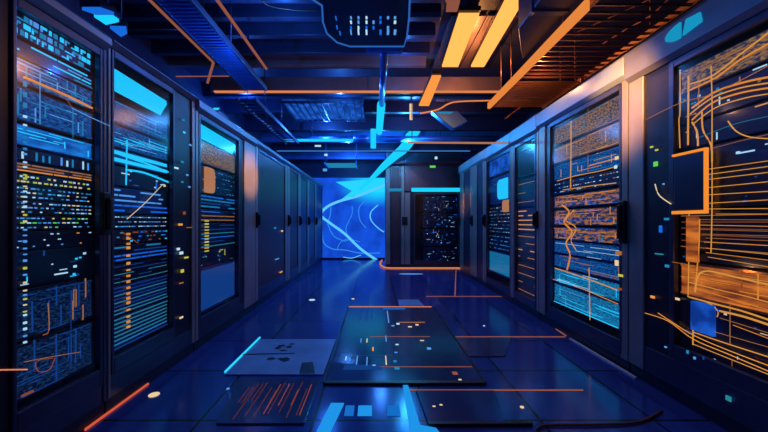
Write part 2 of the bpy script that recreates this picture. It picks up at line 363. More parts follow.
# ------------------------------------------------------------------ servers
rnd = random.Random(7)
def leds(mb, W, H, style, pal):
    """front details of one server in its local frame: x 0..W, z 0..H, front at y=0"""
    y = -.003; U = .004
    def q(x0, x1, z0, z1, mat, t=.003):
        x0 = max(.004, x0); x1 = min(W-.004, x1); z0 = max(.001, z0); z1 = min(H-.001, z1)
        if x1 > x0 and z1 > z0: mb.box((x0, y-t+.003, z0), (x1, .001, z1), mat)
    kind = style[0]
    if kind == 'dots':            # rows, pitch, probability, size
        _, rows, pitch, prob, sx, sz = style; pitch *= .72; sx *= .62; sz *= .8
        for r in range(rows):
            z = H*(r+.5)/rows; x = .02
            while x < W-.02:
                if rnd.random() < prob:
                    l = sx*rnd.uniform(.5, 1.3); q(x, x+l, z-sz/2, z+sz/2, rnd.choice(pal))
                x += pitch*rnd.uniform(.85, 1.15)
    elif kind == 'lines':         # count, thickness, broken
        _, n, th, broken = style
        for r in range(n):
            z = H*(r+.5)/n; x = .008; mat = rnd.choice(pal)
            while x < W-.01:
                l = rnd.uniform(.06, .4)*W if broken else W
                if rnd.random() < .8 or not broken: q(x, x+l, z-th/2, z+th/2, mat)
                x += l+(.02*W if broken else 1)
    elif kind == 'glyphs':
        _, rows = style
        rh = H/rows
        for r in range(rows):
            x = .015
            while x < W-.03:
                l = rnd.uniform(.008, .03); z = r*rh
                c = rnd.random()
                if c < .5: q(x, x+l, z+rh*.2, z+rh*.85, rnd.choice(pal))
                elif c < .8: q(x, x+l, z+rh*.55, z+rh*.85, rnd.choice(pal)); q(x, x+l*.3, z+rh*.1, z+rh*.7, rnd.choice(pal))
                else: q(x, x+l*2, z+rh*.15, z+rh*.3, rnd.choice(pal))
                x += l+rnd.uniform(.006, .014)
    elif kind == 'glow':
        q(.006, W-.006, H*.06, H*.94, pal[0], .002)
        for k in range(style[1]*3):
            z = rnd.uniform(.05, .93)*H; x = rnd.uniform(0, .7)*W; q(x, x+rnd.uniform(.08, .5)*W, z, z+.0032, rnd.choice(pal[1:]), .005)
        for k in range(style[2]*2):
            x = rnd.uniform(.05, .95)*W; z = rnd.uniform(0, .6)*H; q(x, x+.0045, z, z+rnd.uniform(.3, .6)*H, rnd.choice(pal[1:]), .005)
    elif kind == 'ticks':
        _, pitch, lo, hi = style
        x = .015
        while x < W-.015:
            if rnd.random() < .85: q(x, x+.007, H*lo, H*(hi-rnd.random()*.3), rnd.choice(pal))
            x += pitch
    elif kind == 'specks':
        for k in range(style[1]):
            x = rnd.uniform(.02, .98)*W; z = rnd.uniform(.03, .97)*H; s = rnd.uniform(.6, 1.5)*style[2]
            if rnd.random() < .6: q(x, x+s, z, z+s*.7, rnd.choice(pal))
            elif rnd.random() < .5: q(x, x+s*4, z, z+s*.4, rnd.choice(pal))
            else: q(x, x+s*.4, z, z+s*3, rnd.choice(pal))
def fill(key, ref, slots, where, margin=(.0, .0), d=.050):
    """slots: (top row, bottom row) as photo rows at column ref -> heights, kind, palette, face material, words"""
    cb = CABS[key]; side = cb['side']; X = abs(LX if side == 'L' else RX)+d
    s0, s1 = cb['s0']-.012+margin[0], cb['s1']+.012-margin[1]
    for i, (ya, yb, style, pal, face, words) in enumerate(slots):
        if side == 'C': za, zb = EYE+(VY-ya)/F*(CY+d), EYE+(VY-yb)/F*(CY+d)
        else:
            za, zb = (EYE+(VY-yy)*X/abs(ref-VX) for yy in (ya, yb))
        za = min(za, cb['zg'][1]+.035)
        W = s1-s0; H = za-zb-.004
        r0 = cb['root']; M = Matrix.Translation(r0.location) @ Matrix.Rotation(r0.rotation_euler.z, 4, 'Z')
        p = M @ Vector((s0, d, zb))
        u = empty('server_unit', p, f'{words}, {ORD[i]} in the {where}', 'server', r0.rotation_euler.z, 'servers in the '+where)
        m = MB(); m.box((0, 0, 0), (W, .55, H), face); m.build('chassis', u, .002)
        m = MB(); leds(m, W, H, style, pal)
        if m.v: m.build('indicator_lights', u)
        for ex in (0, W-.012): MB().box((ex, -.004, H*.12), (ex+.012, 0, H*.88), 'server_face').build('rack_ear', u)
cw = ['cyan', 'cyan', 'white', 'blue_pale']
wb = ['white', 'blue_pale', 'blue_pale', 'cyan_dim', 'warm']
fill('L1', 24, [
    (14, 38, ('glyphs', 3), ['cyan', 'blue_pale', 'cyan', 'cyan_dim'], 'server_blue', 'server densely marked with bright cyan lights'),
    (41, 58, ('lines', 4, .006, True), ['cyan', 'blue_pale', 'cyan_dim'], 'server_blue', 'server crossed by fine cyan lines'),
    (59, 84, ('glow', 4, 3), ['blue_mesh', 'cyan_dim', 'blue_pale'], 'server_blue', 'blue lit server'),
    (86, 122, ('glow', 3, 5), ['blue_mesh', 'cyan_dim', 'blue_dim', 'blue_pale'], 'server_face', 'tall blue server with upright lines'),
    (124, 146, ('glow', 2, 1), ['blue_screen', 'cyan', 'cyan'], 'server_blue', 'brightly glowing blue server'),
    (148, 160, ('ticks', .03, .1, .95), ['blue_pale', 'cyan_dim', 'white'], 'server_face', 'server with short upright ticks'),
    (162, 172, ('lines', 3, .006, True), ['orange', 'amber_dim', 'orange_dim'], 'server_face', 'server with orange light lines'),
    (173, 184, ('dots', 2, .035, .8, .022, .009), ['warm', 'white', 'yellow'], 'server_face', 'server with pale yellow lights'),
    (185, 199, ('dots', 3, .035, .9, .024, .007), wb, 'server_face', 'server with three rows of blue-white lights'),
    (200, 214, ('dots', 3, .035, .85, .022, .007), wb, 'server_face', 'server with rows of small white lights'),
    (215, 230, ('dots', 3, .035, .8, .022, .007), wb+['yellow', 'green'], 'server_face', 'server with mixed yellow and white lights'),
    (231, 250, ('dots', 3, .05, .4, .02, .006), ['white', 'blue_pale', 'amber'], 'server_face', 'server with sparse lights'),
    (251, 287, ('specks', 16, .012), ['cyan', 'white', 'blue_dim', 'blue_dim'], 'server_face', 'server with a few cyan blots'),
    (289, 340, ('glow', 2, 6), ['dark_mesh', 'blue_dim', 'amber_dim', 'blue_dim'], 'server_face', 'tall dim server with faint upright lines'),
    (342, 400, ('glow', 3, 5), ['dark_mesh', 'blue_dim', 'blue_dim'], 'server_face', 'tall dim server'),
], 'nearest left cabinet')
fill('L2', 120, [
    (102, 124, ('glow', 3, 1), ['blue_mesh', 'cyan_dim', 'blue_pale'], 'server_blue', 'server with a hazy cyan front'),
    (126, 148, ('glow', 6, 1), ['blue_mesh', 'cyan', 'blue_pale'], 'server_blue', 'server crossed by broken cyan lines'),
    (149, 164, ('lines', 2, .022, False), ['cyan', 'cyan_dim'], 'server_blue', 'server with two thick cyan light lines'),
    (166, 186, ('specks', 14, .016), ['blue', 'white', 'blue_dim', 'warm'], 'server_face', 'dark server with scattered lights'),
    (187, 213, ('lines', 5, .010, True), ['blue_pale', 'blue', 'cyan_dim', 'blue'], 'server_blue', 'server with blue light bars'),
    (214, 229, ('dots', 3, .03, .9, .02, .007), ['blue_pale', 'white', 'cyan_dim'], 'server_face', 'server with rows of pale blue lights'),
    (230, 244, ('dots', 3, .05, .7, .035, .010), ['cyan_dim', 'cyan', 'blue', 'orange_dim'], 'server_face', 'server with short cyan dashes'),
    (245, 262, ('lines', 4, .008, True), ['blue', 'cyan_dim', 'blue_dim'], 'server_face', 'server with broken blue lines'),
    (264, 284, ('lines', 5, .004, True), ['teal', 'blue_dim'], 'server_face', 'server with fine dim teal lines'),
    (285, 315, ('lines', 8, .005, False), ['teal', 'blue_dim', 'blue_dim', 'teal'], 'server_blue', 'tall server with dense teal lines'),
    (316, 349, ('lines', 8, .006, False), ['teal', 'teal', 'cyan_dim', 'blue_dim'], 'server_blue', 'tall server with brighter teal lines'),
], 'cyan-barred left cabinet')
fill('L3', 205, [
    (141, 164, ('glow', 2, 0), ['gold_mesh', 'amber_dim'], 'server_brown', 'brown woven-fronted server'),
    (166, 193, ('dots', 5, .08, .7, .03, .01), ['blue_dim', 'cyan_dim', 'blue_pale'], 'server_face', 'server with small blue lights'),
    (194, 208, ('lines', 4, .012, True), ['cyan_dim', 'blue_dim', 'blue'], 'server_face', 'server with blue light lines'),
    (209, 222, ('lines', 3, .009, True), ['cyan_dim', 'blue', 'amber_dim'], 'server_face', 'server with blue and brown light lines'),
    (223, 249, ('lines', 6, .008, True), ['teal', 'blue_dim', 'blue'], 'server_face', 'server with a fan of teal lines'),
    (250, 266, ('specks', 12, .014), ['cyan_dim', 'blue_dim', 'yellow'], 'server_face', 'server with few dim lights'),
    (267, 312, ('glow', 0, 0), ['blue_dim', 'blue_dim'], 'server_blue', 'plain tall blue server'),
], 'third left cabinet')
fill('R1', 690, [
    (66, 92, ('glow', 2, 0), ['gold_mesh', 'amber_dim'], 'server_brown', 'brown woven-fronted server'),
    (94, 122, ('specks', 40, .010), ['teal', 'white', 'amber_dim', 'cyan_dim'], 'server_face', 'dark server sprinkled with pale specks'),
    (124, 148, ('specks', 22, .010), ['white', 'blue_pale', 'amber', 'blue_dim'], 'server_face', 'dark server with a few white lights'),
    (150, 172, ('specks', 8, .012), ['warm', 'white', 'blue_dim'], 'server_face', 'server behind the wall of orange wires'),
    (174, 208, ('specks', 9, .010), ['warm', 'white', 'blue_dim'], 'server_face', 'tall dark server behind evenly spaced wires'),
    (212, 250, ('lines', 6, .004, False), ['amber_dim', 'orange_dim', 'amber_dim'], 'server_face', 'tall dark server with dim orange lines'),
    (252, 260, ('specks', 5, .012), ['blue', 'blue_dim'], 'server_face', 'thin dark server'),
    (262, 297, ('glow', 5, 1), ['fire_mesh', 'orange', 'orange_dim', 'orange_dim'], 'server_brown', 'server glowing deep orange'),
    (299, 336, ('specks', 14, .012), ['amber_dim', 'blue_dim', 'blue', 'warm'], 'server_face', 'tall server with a blue display'),
    (338, 352, ('specks', 6, .01), ['blue_dim', 'white'], 'server_face', 'dark server'),
], 'nearest right cabinet')
fill('R2', 612, [
    (98, 122, ('glow', 4, 3), ['gold_mesh', 'amber_dim', 'teal'], 'server_brown', 'golden woven-fronted server'),
    (124, 146, ('glow', 5, 3), ['gold_mesh', 'amber_dim', 'amber'], 'server_brown', 'golden server with brighter wires'),
    (148, 168, ('glow', 3, 2), ['blue_mesh', 'cyan_dim', 'amber'], 'server_blue', 'blue lit server'),
    (170, 186, ('dots', 3, .05, .6, .03, .008), ['blue_pale', 'white', 'amber_dim'], 'server_face', 'server with rows of pale blue lights'),
    (188, 204, ('glow', 5, 1), ['rust_mesh', 'orange', 'amber', 'blue'], 'server_face', 'server with a rusty glow'),
    (206, 226, ('glow', 4, 4), ['rust_mesh', 'orange', 'amber', 'blue'], 'server_brown', 'server with a fiery orange patch'),
    (228, 244, ('glow', 5, 3), ['rust_mesh', 'blue', 'cyan_dim', 'orange'], 'server_blue', 'server with a rusty blue front'),
    (245, 262, ('glow', 3, 0), ['blue_mesh', 'cyan_dim', 'white'], 'server_blue', 'server with a hazy blue front'),
    (263, 280, ('glow', 3, 1), ['blue_mesh', 'cyan_dim', 'teal', 'amber_dim'], 'server_blue', 'server with a dim blue hazy front'),
    (281, 300, ('glow', 4, 1), ['cyan_mesh', 'cyan', 'white', 'cyan_dim'], 'server_blue', 'server with a bright cyan hazy front'),
    (301, 326, ('glow', 6, 1), ['cyan_mesh', 'cyan_dim', 'cyan', 'blue_pale'], 'server_blue', 'tall server with a cyan hazy front'),
], 'tall-glassed right cabinet')
fill('R3', 530, [
    (145, 175, ('glow', 1, 0), ['dark_mesh', 'blue_dim'], 'server_face', 'tall grey server'),
    (177, 206, ('lines', 3, .006, True), ['amber_dim', 'blue_dim'], 'server_face', 'server with faint brown lines'),
    (208, 232, ('lines', 5, .012, True), ['amber', 'amber_dim', 'orange'], 'server_brown', 'server with short amber lines'),
    (233, 262, ('lines', 4, .010, True), ['amber', 'amber_dim'], 'server_brown', 'taller server with amber lines'),
    (263, 298, ('lines', 4, .008, True), ['amber_dim', 'orange_dim'], 'server_brown', 'tallest server with dim amber lines'),
], 'amber-lined right cabinet')
fill('R4', 505, [
    (148, 172, ('glow', 1, 0), ['panel_blue', 'blue'], 'server_blue', 'plain blue server'),
    (174, 203, ('lines', 2, .008, True), ['teal', 'blue_dim'], 'server_blue', 'server behind the cyan square'),
    (205, 234, ('dots', 8, .06, .6, .04, .010), ['teal', 'amber_dim', 'cyan_dim', 'white'], 'server_face', 'server sprinkled with tiny mixed lights'),
    (235, 252, ('dots', 4, .07, .7, .06, .010), ['cyan_dim', 'blue_pale', 'blue'], 'server_face', 'server with rows of blue dashes'),
    (253, 277, ('glow', 5, 0), ['cyan_mesh', 'cyan_dim', 'cyan_dim', 'blue_pale'], 'server_blue', 'server with thick cyan light lines'),
], 'cyan-square right cabinet')
sp = ['blue_pale', 'cyan_dim', 'blue', 'white', 'blue_dim', 'blue_dim']
fill('C2', 440, [
    (196, 212, ('specks', 34, .016), sp, 'server_face', 'server with scattered bluish specks'),
    (213, 228, ('specks', 40, .016), sp, 'server_face', 'server with many bluish specks'),
    (229, 246, ('specks', 40, .016), sp+['amber_dim', 'amber'], 'server_face', 'server with a few amber streaks'),
    (247, 261, ('specks', 24, .016), sp, 'server_face', 'server with fewer specks'),
], 'cabinet facing the aisle', margin=(.2, .02))

# lights down the nearer edge of glass on the left, and on the side panels
MCOL = dict(white='white', warm='pale warm', blue_pale='pale blue', yellow='yellow', cyan='cyan', cyan_dim='cyan', orange='orange', amber='amber', amber_dim='dim amber', green='green', blue='blue', teal='teal', orange_dim='dim orange', blue_dim='dim blue')
def part_on(key, name, boxes, label=None):      # boxes given as world corner pairs
    r = CABS[key]['root']; M = (Matrix.Translation(r.location) @ Matrix.Rotation(r.rotation_euler.z, 4, 'Z')).inverted()
    for a, b, mat in boxes:
        o = MB().box(tuple(M @ Vector(a)), tuple(M @ Vector(b)), mat).build(name, r)
        hue = MCOL.get(mat)
        if hue: o['label'] = hue+' status light'
def spot_box(fn, px, py, w, h, mat, d, t=.006):
    w *= .6; h *= .78
    a = fn(px-w/2, py-h/2, d); b = fn(px+w/2, py+h/2, d)
    c = fn(px-w/2, py+h/2, d); e = fn(px+w/2, py-h/2, d)
    z0 = (b.z+c.z)/2; z1 = (a.z+e.z)/2; s = -1 if fn is right else 1
    return ((a.x+s*t, a.y, z1), (a.x-s*.001, b.y, z0), mat)
bx = []
y = 84.0
while y < 346:
    h = rnd.uniform(1.5, 3.2) if y > 110 else 6
    bx.append(spot_box(left, 24.5, y, 4.5, h, rnd.choice(['white', 'warm', 'blue_pale', 'yellow'] if y > 150 else ['cyan_dim', 'white']), .042)); y += h+rnd.uniform(1.5, 6)
part_on('L1', 'status_light', bx, 'column of small white and yellow lights')
bx = []; y = 234.0
while y < 330:
    h = rnd.uniform(2, 3.5); bx.append(spot_box(left, 128, y, 5, h, rnd.choice(['orange', 'amber_dim', 'orange', 'amber']), .042)); y += h+rnd.uniform(1.5, 5)
part_on('L2', 'status_light', bx, 'column of small orange lights')
bx = [spot_box(left, 206.5, yy, 6, 1.7, m_, .042) for yy, m_ in zip(range(221, 252, 3), ['yellow', 'warm', 'yellow', 'yellow', 'amber', 'yellow', 'yellow', 'warm', 'yellow', 'amber', 'yellow'])]
part_on('L3', 'status_light', bx, 'column of small yellow lights')
bx = [spot_box(left, *a, -.0) for a in ((184, 132.5, 3, 2, 'cyan'), (190, 145, 3, 2, 'blue_pale'), (182, 162, 4, 2, 'cyan_dim'), (176, 168, 6, 2, 'white'), (187, 175, 2.5, 2, 'blue_pale'),
      (182, 182, 2.5, 2.2, 'cyan_dim'), (189, 187, 2.5, 2, 'blue_pale'), (184, 213, 3, 4, 'orange_dim'), (180, 224.5, 6, 2.6, 'amber'), (178, 249, 4, 3, 'white'), (181, 253, 5, 3.5, 'white'),
      (186, 257.5, 6, 2, 'yellow'), (182, 271, 4, 4, 'yellow'), (181, 283, 6, 1.2, 'amber_dim'), (181, 317.5, 5, 2, 'warm'), (189, 227.5, 8, .8, 'amber_dim'), (183, 120, 3, 2, 'cyan_dim'))]
part_on('L2', 'status_light', bx, 'small scattered status lights on the side panel')
bx = [spot_box(right, *a, .0) for a in ((656, 164, 6, 6, 'green'), (652, 147, 4, 2, 'yellow'), (657, 150, 4, 2, 'yellow'), (667, 219, 7, 3, 'cyan_dim'), (661, 229, 4, 9, 'blue'), (659.5, 254, 13, 1.6, 'teal'),
      (667.5, 266, 6, 3.4, 'cyan_dim'), (653, 297, 6, 3, 'amber'), (678, 299, 6, 2.6, 'warm'), (664, 184, 2, 2, 'blue_pale'), (666, 347, 3, 1.6, 'blue_pale'), (729, 398.5, 8, 6, 'teal'),
      (688, 352, 2.4, 4, 'cyan_dim'), (695, 358, 2.4, 3, 'blue_pale'), (704, 358, 1.6, 4, 'blue_dim'))]
part_on('R1', 'status_light', bx, 'small green, cyan and amber status lights on the frame')
bx = [spot_box(right, *a, .0) for a in ((617, 158, 5, 4, 'warm'), (616, 167, 4, 4, 'white'), (619, 253, 9, 5, 'amber_dim'), (617, 263, 5, 7, 'warm'), (621, 275.5, 7, 3, 'yellow'), (620, 289, 6, 3, 'orange_dim'))]
part_on('R2', 'status_light', bx, 'small white and yellow status lights beside the glass')
bx = [spot_box(left, *a, .0) for a in ((275, 228, 3, 2, 'cyan_dim'), (282, 231, 2, 2, 'warm'), (277, 259, 6, 1, 'blue_pale'), (281, 272, 4, 1.4, 'amber'))]
part_on('L4', 'status_light', bx, 'few small lights on the perforated door')
# orange reflection as glowing plate, third left; cyan square and orange tab, fourth right
def tab(fn, px0, px1, y0, y1, d, mat, name, key, label, t=.02, rk=.3):
    r = CABS[key]['root']; Mi = (Matrix.Translation(r.location) @ Matrix.Rotation(r.rotation_euler.z, 4, 'Z')).inverted()
    a = fn(px0, (y0+y1)/2, d); b = fn(px1, (y0+y1)/2, d); k = abs(a.x)/abs((px0+px1)/2-VX)
    z1 = EYE+(VY-y0)*k; z0 = EYE+(VY-y1)*k; w_ = b.y-a.y; rr = min(abs(w_), z1-z0)*rk
    pts = []
    for (cx_, cz_, a0) in ((b.y-math.copysign(rr, w_), z1-rr, 0), (a.y+math.copysign(rr, w_)*.02, z1-rr*.02, 90), (a.y+math.copysign(rr, w_)*.02, z0+rr*.02, 180), (b.y-math.copysign(rr, w_), z0+rr, 270)):
        q_ = rr if a0 in (0, 270) else rr*.02
        for k_ in range(5):
            t_ = math.radians(a0+k_*22.5); pts.append((a.x, cx_+math.copysign(math.cos(t_)*q_, w_*math.cos(t_)), cz_+math.sin(t_)*q_))
    pts = [Mi @ Vector(p) for p in pts]
    o = MB().prism(pts, (0, -t, 0), mat).build(name, r); o['label'] = label
tab(left, 204, 213, 168, 193, .041, 'tab_glow', 'glowing_plate', 'L3', 'rounded plate with its orange reflection painted as glow')
tab(right, 508, 498.5, 179, 199, .041, 'cyan', 'glowing_plate', 'R4', 'glowing cyan square')
tab(right, 509, 503.5, 200, 212, .041, 'tab_glow', 'glowing_plate', 'R4', 'small orange glowing display')
tab(right, 716, 694, 303, 333, .041, 'panel_blue', 'glowing_plate', 'R1', 'small glowing blue display', .02, .06)
tab(right, 699.5, 689.5, 216, 262, .041, 'fire_mesh', 'light_panel', 'R1', 'upright orange glowing strip', .02, .06)
# cyan oval lamp on the nearest right header
r = CABS['R1']['root']
m = MB()
def ell(cx, cz, rx, rz, half):
    return [(cx+rx*math.cos(t)*1.0, -.03, cz+rz*math.sin(t)) for t in [math.radians(x) for x in (range(90, 271, 20) if half < 0 else range(-90, 91, 20))]]
xa = 2.36-340*1.72/(684-376)
m.prism(ell(xa-.015, 2.13, .10, .045, -1), (0, -.01, 0), 'teal_lamp')
m.prism([(xa+.0, -.03, 2.09), (xa+.11, -.03, 2.105), (xa+.10, -.03, 2.16), (xa+.02, -.03, 2.17)], (0, -.01, 0), 'teal_lamp')
o = m.build('header_lamp', r); o['label'] = 'glowing cyan oval lamp'
# control box with an orange rim on the nearest right cabinet
p = right(686, 180, -.03)
cb = empty('control_box', (RX-.002, p.y, 0), 'dark flat control box with glowing orange rim, fixed on the nearest right cabinet', 'control box', -math.pi/2)
def rz_(px, py): v = right(px, py, -.03); return v.y, v.z
(yN, zb) = rz_(702, 210); yF = rz_(671, 200)[0]; zt = EYE+(VY-150)*1.72/(702-VX)
wbx = (yN-yF)
MB().box((yF-p.y, -.045+.03, zb), (yN-p.y, .0, zt), 'server_face').build('housing', cb, .008, Matrix.Scale(-1, 4, (1, 0, 0)))
m = MB(); x0, x1 = -(yF-p.y), -(yN-p.y)
x0, x1 = min(x0, x1), max(x0, x1)
for a, b in (((x0-.006, zb-.018), (x1+.008, zb)), ((x1, zb), (x1+.008, zt)), ((x0-.004, zt), (x1+.008, zt+.012))):
    m.box((a[0], -.02, a[1]), (b[0], .0, b[1]), 'orange')
o = m.build('rim', cb); o['label'] = 'glowing orange rim'

# ------------------------------------------------------------------ patch cables in the cabinets
def cables(fn, where, specs, name='patch_cable'):
    for i, (words, pts, rr, mat, d) in enumerate(specs):
        P = [fn(a, b, d) for a, b in pts]
        o = MB().tube(smooth_path(P, 5) if len(P) > 2 else P, rr*(.72 if 'nearest right' in where else .62), mat, 6).build(name)
        tag(o, f'{words} {where}', 'cable', 'cables '+where)
O = 'amber'; OD = 'amber_dim'
R1C = []
hor = [ # (left px, left y, right y at 772, word)
    (702, 170, 160), (704, 175, 165.5), (704, 180, 171.5), (704, 188, 181), (704, 195, 191), (704, 203.5, 199.5), (702, 209, 208.5),
    (700, 219.5, 220), (700, 225, 226.5), (700, 229.5, 231.5), (702, 234, 236), (704, 242, 246), (706, 248, 255), (708, 257, 268)]
wd_ = ['uppermost', 'second', 'third', 'fourth', 'fifth', 'sixth', 'seventh', 'eighth', 'ninth', 'tenth', 'eleventh', 'twelfth', 'thirteenth', 'lowest']
for i, (px, ya, yb) in enumerate(hor):
    R1C.append((f'level amber wire right of the control box, {wd_[i]}', [(px, ya), (775, yb)], .0028 if i < 7 else .0022, O if i not in (7, 9, 10) else OD, .036))
R1C += [
    ('upright amber wire at the left edge', [(680, 70), (680, 112), (679, 120), (680, 148)], .004, O, .036),
    ('thick upright amber wire from the top to the control box', [(688.5, 76), (688, 145)], .006, O, .036),
    ('upright dim amber wire beside the thick one', [(699, 75), (698.5, 108)], .004, OD, .036),
    ('tall upright amber wire right of the control box', [(711, 66), (712, 100), (712, 145), (712, 207), (711, 253)], .0035, O, .036),
    ('thick amber wire rising to the upper right', [(690, 84), (712, 76), (742, 53), (772, 30)], .0055, O, .032),
    ('second amber wire rising in a curve to the upper right', [(690, 90), (715, 78), (740, 60), (775, 40)], .006, 'orange', .032),
    ('long thin wire fanning from the far frame upward', [(645, 120), (680, 103), (715, 93), (775, 62)], .0025, OD, -.006),
    ('thick orange wire of the fan, topmost', [(692, 108), (715, 92), (745, 82), (775, 76)], .007, 'orange', .032),
    ('thick amber wire of the fan, second', [(690, 114), (712, 98), (740, 88), (775, 82)], .005, O, .032),
    ('thick orange wire of the fan, third', [(692, 120), (712, 103), (740, 93), (775, 87)], .006, 'orange', .032),
    ('amber wire of the fan, lowest', [(693, 124), (715, 108), (745, 98), (775, 93)], .004, O, .032),
    ('short amber wire dropping onto the control box from the fan', [(692, 122), (697, 132), (698, 146)], .006, O, .032),
    ('bent amber wire dropping from the fan toward the tall upright', [(702, 112), (703, 130), (711, 145), (712, 162)], .005, O, .032),
    ('curled orange wire hanging in the dark upper middle', [(728, 121), (736, 131), (750, 137), (775, 139)], .004, O, .032),
    ('faint wire rising rightward above the straight ones', [(698, 138), (735, 124), (775, 115)], .002, 'teal', .036),
    ('thin wire crossing below the curled one', [(706, 150), (740, 141), (775, 133)], .002, OD, .036),
    ('upright thin orange wire along the lower left edge', [(689, 212), (689, 250), (688, 297)], .0035, O, .036),
    ('second upright orange wire beside the lower left edge', [(699.5, 219), (699, 245), (696, 280)], .004, 'orange', .036),
    ('bright orange wire bowing above the fiery server', [(695, 292), (698, 276), (708, 271), (735, 277), (775, 286)], .006, O, .032),
    ('long descending wire from the frame across the fiery server', [(672, 262), (690, 265), (730, 273), (775, 281)], .0022, OD, -.006),
    ('amber wire under the fiery server, topmost', [(688, 282), (715, 289), (745, 296), (775, 304)], .0035, O, .032),
    ('thick amber wire above the blue glow', [(689, 297), (715, 304), (742, 311), (775, 322)], .006, O, .032),
    ('yellowish wire right of the blue glow', [(720, 311), (745, 317), (775, 327)], .007, 'amber', .032),
    ('hooked amber wire at the upper edge of the blue glow', [(700, 300), (712, 305), (718, 312), (717, 317)], .003, O, .035),
    ('upright amber wire at the left edge of the blue glow', [(693, 302), (693, 345)], .0045, O, .032),
    ('upright amber wire right of the blue glow', [(730, 305), (730, 345)], .0025, OD, .032),
    ('descending amber wire below the blue glow, topmost', [(693, 332), (725, 343), (775, 359)], .004, O, .032),
    ('descending amber wire below the blue glow, second', [(658, 313), (675, 324), (693, 335), (725, 349), (775, 368)], .003, O, -.006),
    ('descending amber wire below the blue glow, third', [(645, 313), (668, 321), (693, 339), (728, 354), (775, 374)], .003, O, -.006),
    ('lowest descending amber wire', [(693, 344), (730, 359), (775, 377)], .003, O, .032),
    ('short upright orange wire hanging at the bottom', [(732, 360), (732, 377)], .003, 'orange_dim', .032),
    ('dim descending wire closing the bottom', [(732, 376), (755, 383), (775, 391)], .003, 'orange_dim', .032),
]
for i, (px, ya, yb) in enumerate(((716, 214, 214), (706, 238, 241), (706, 252.5, 261), (694, 271, 290), (694, 288, 312), (720, 318, 335), (733, 325, 341), (694, 326, 349))):
    R1C.append((f'thin descending orange wire of the lower half, {wd_[i] if i < 7 else "lowest"}', [(px, ya), (775, yb)], .0024, ('orange', OD)[i % 2], .034))
cables(right, 'in the nearest right cabinet', R1C)
R2C = [
    ('upright amber wire down the upper half', [(571, 121), (571, 150), (570.5, 188)], .008, O, .036),
    ('upright dim amber wire right of the brighter one', [(588, 107), (588, 172)], .004, OD, .036),
    ('amber wire rising gently rightward', [(557, 181), (575, 176), (600, 171), (617, 166)], .006, O, .036),
    ('straight orange wire', [(563, 190), (590, 186), (616, 183)], .006, O, .036),
    ('second straight orange wire', [(560, 198), (585, 195), (616, 190)], .004, 'orange', .036),
    ('ragged orange wire tumbling down the middle', [(562, 205), (569, 212), (564, 222), (572, 232), (566, 243), (570, 255), (567, 270)], .012, 'orange', .036),
    ('curling orange wire beside the ragged one', [(574, 210), (566, 220), (576, 228), (571, 240), (576, 250)], .007, O, .032),
    ('amber wire descending rightward, upper', [(555, 268), (585, 278), (617, 290)], .007, O, .036),
    ('amber wire descending rightward, lower', [(552, 279), (580, 288), (618, 304)], .005, O, .036),
    ('upright amber wire at the bottom', [(589, 268), (590, 320)], .006, O, .036),
    ('bright cyan wire along the bottom', [(557, 280), (564, 283), (577, 286)], .008, 'cyan', .032),
    ('cyan wire closing the bottom', [(554, 301), (585, 314), (618, 328)], .007, 'cyan', .032),
]
cables(right, 'in the tall-glassed right cabinet', R2C)
L1C = [
    ('thick orange wire sloping down rightward', [(24, 77), (45, 86), (70, 97), (92, 108)], .008, 'orange', .036),
    ('thin orange wire dropping from the thick one', [(50, 89), (65, 98), (73, 109)], .003, 'orange_dim', .036),
    ('pale wire sloping from the orange one to the right edge', [(72, 108), (90, 117), (110, 126)], .003, 'blue_pale', -.006),
    ('upright pale wire in the upper left', [(40, 72), (40, 124)], .0025, 'blue_pale', .036),
    ('upright pale wire in the upper right', [(73, 108), (73, 138)], .003, 'cyan_dim', .036),
    ('upright grey wire in the lower right', [(71, 290), (71, 368)], .0025, 'blue_dim', .036),
    ('bent amber wire in the lower middle', [(48, 303), (49, 330), (43, 335)], .003, OD, .036),
    ('rising amber wire near the bottom', [(24, 362), (50, 357), (80, 352)], .0025, OD, .036),
    ('looped amber wire near the bottom', [(53, 358), (37, 361), (38, 371), (49, 370), (55, 358)], .003, 'orange_dim', .042),
    ('short red-orange wire at the bottom left', [(22, 396), (33, 391)], .008, 'orange_dim', .036),
]
cables(left, 'in the nearest left cabinet', L1C)
L2C = [
    ('thick cyan wire curving in from the left edge', [(115, 151), (122, 155), (145, 163), (168, 172)], .010, 'cyan', .036),
    ('thick cyan wire under the first', [(128, 170), (145, 173), (168, 182)], .010, 'cyan', .036),
    ('upright pale cyan wire at the left edge', [(127, 140), (126, 185)], .007, 'cyan', .036),
    ('amber wire rising diagonally', [(127, 219), (145, 203), (163, 184)], .004, 'warm', .036),
    ('short orange wire at the left edge', [(122, 232), (138, 243)], .003, 'orange_dim', -.006),
]
cables(left, 'in the cyan-barred left cabinet', L2C)
# thin orange line that enters the nearest left cabinet
o = MB().tube([left(-6, 370, -.01), left(27, 369.5, -.01)], .003, 'seam_orange').build('cable')
tag(o, 'thin level orange cable running onto the lower left edge of the nearest left cabinet', 'cable')
o = MB().tube(smooth_path([right(655, 184, -.01), right(659, 195, -.01), right(671, 204, -.01)], 5), .003, 'warm').build('cable')
tag(o, 'thin pale cable curving to the lower corner of the control box', 'cable')

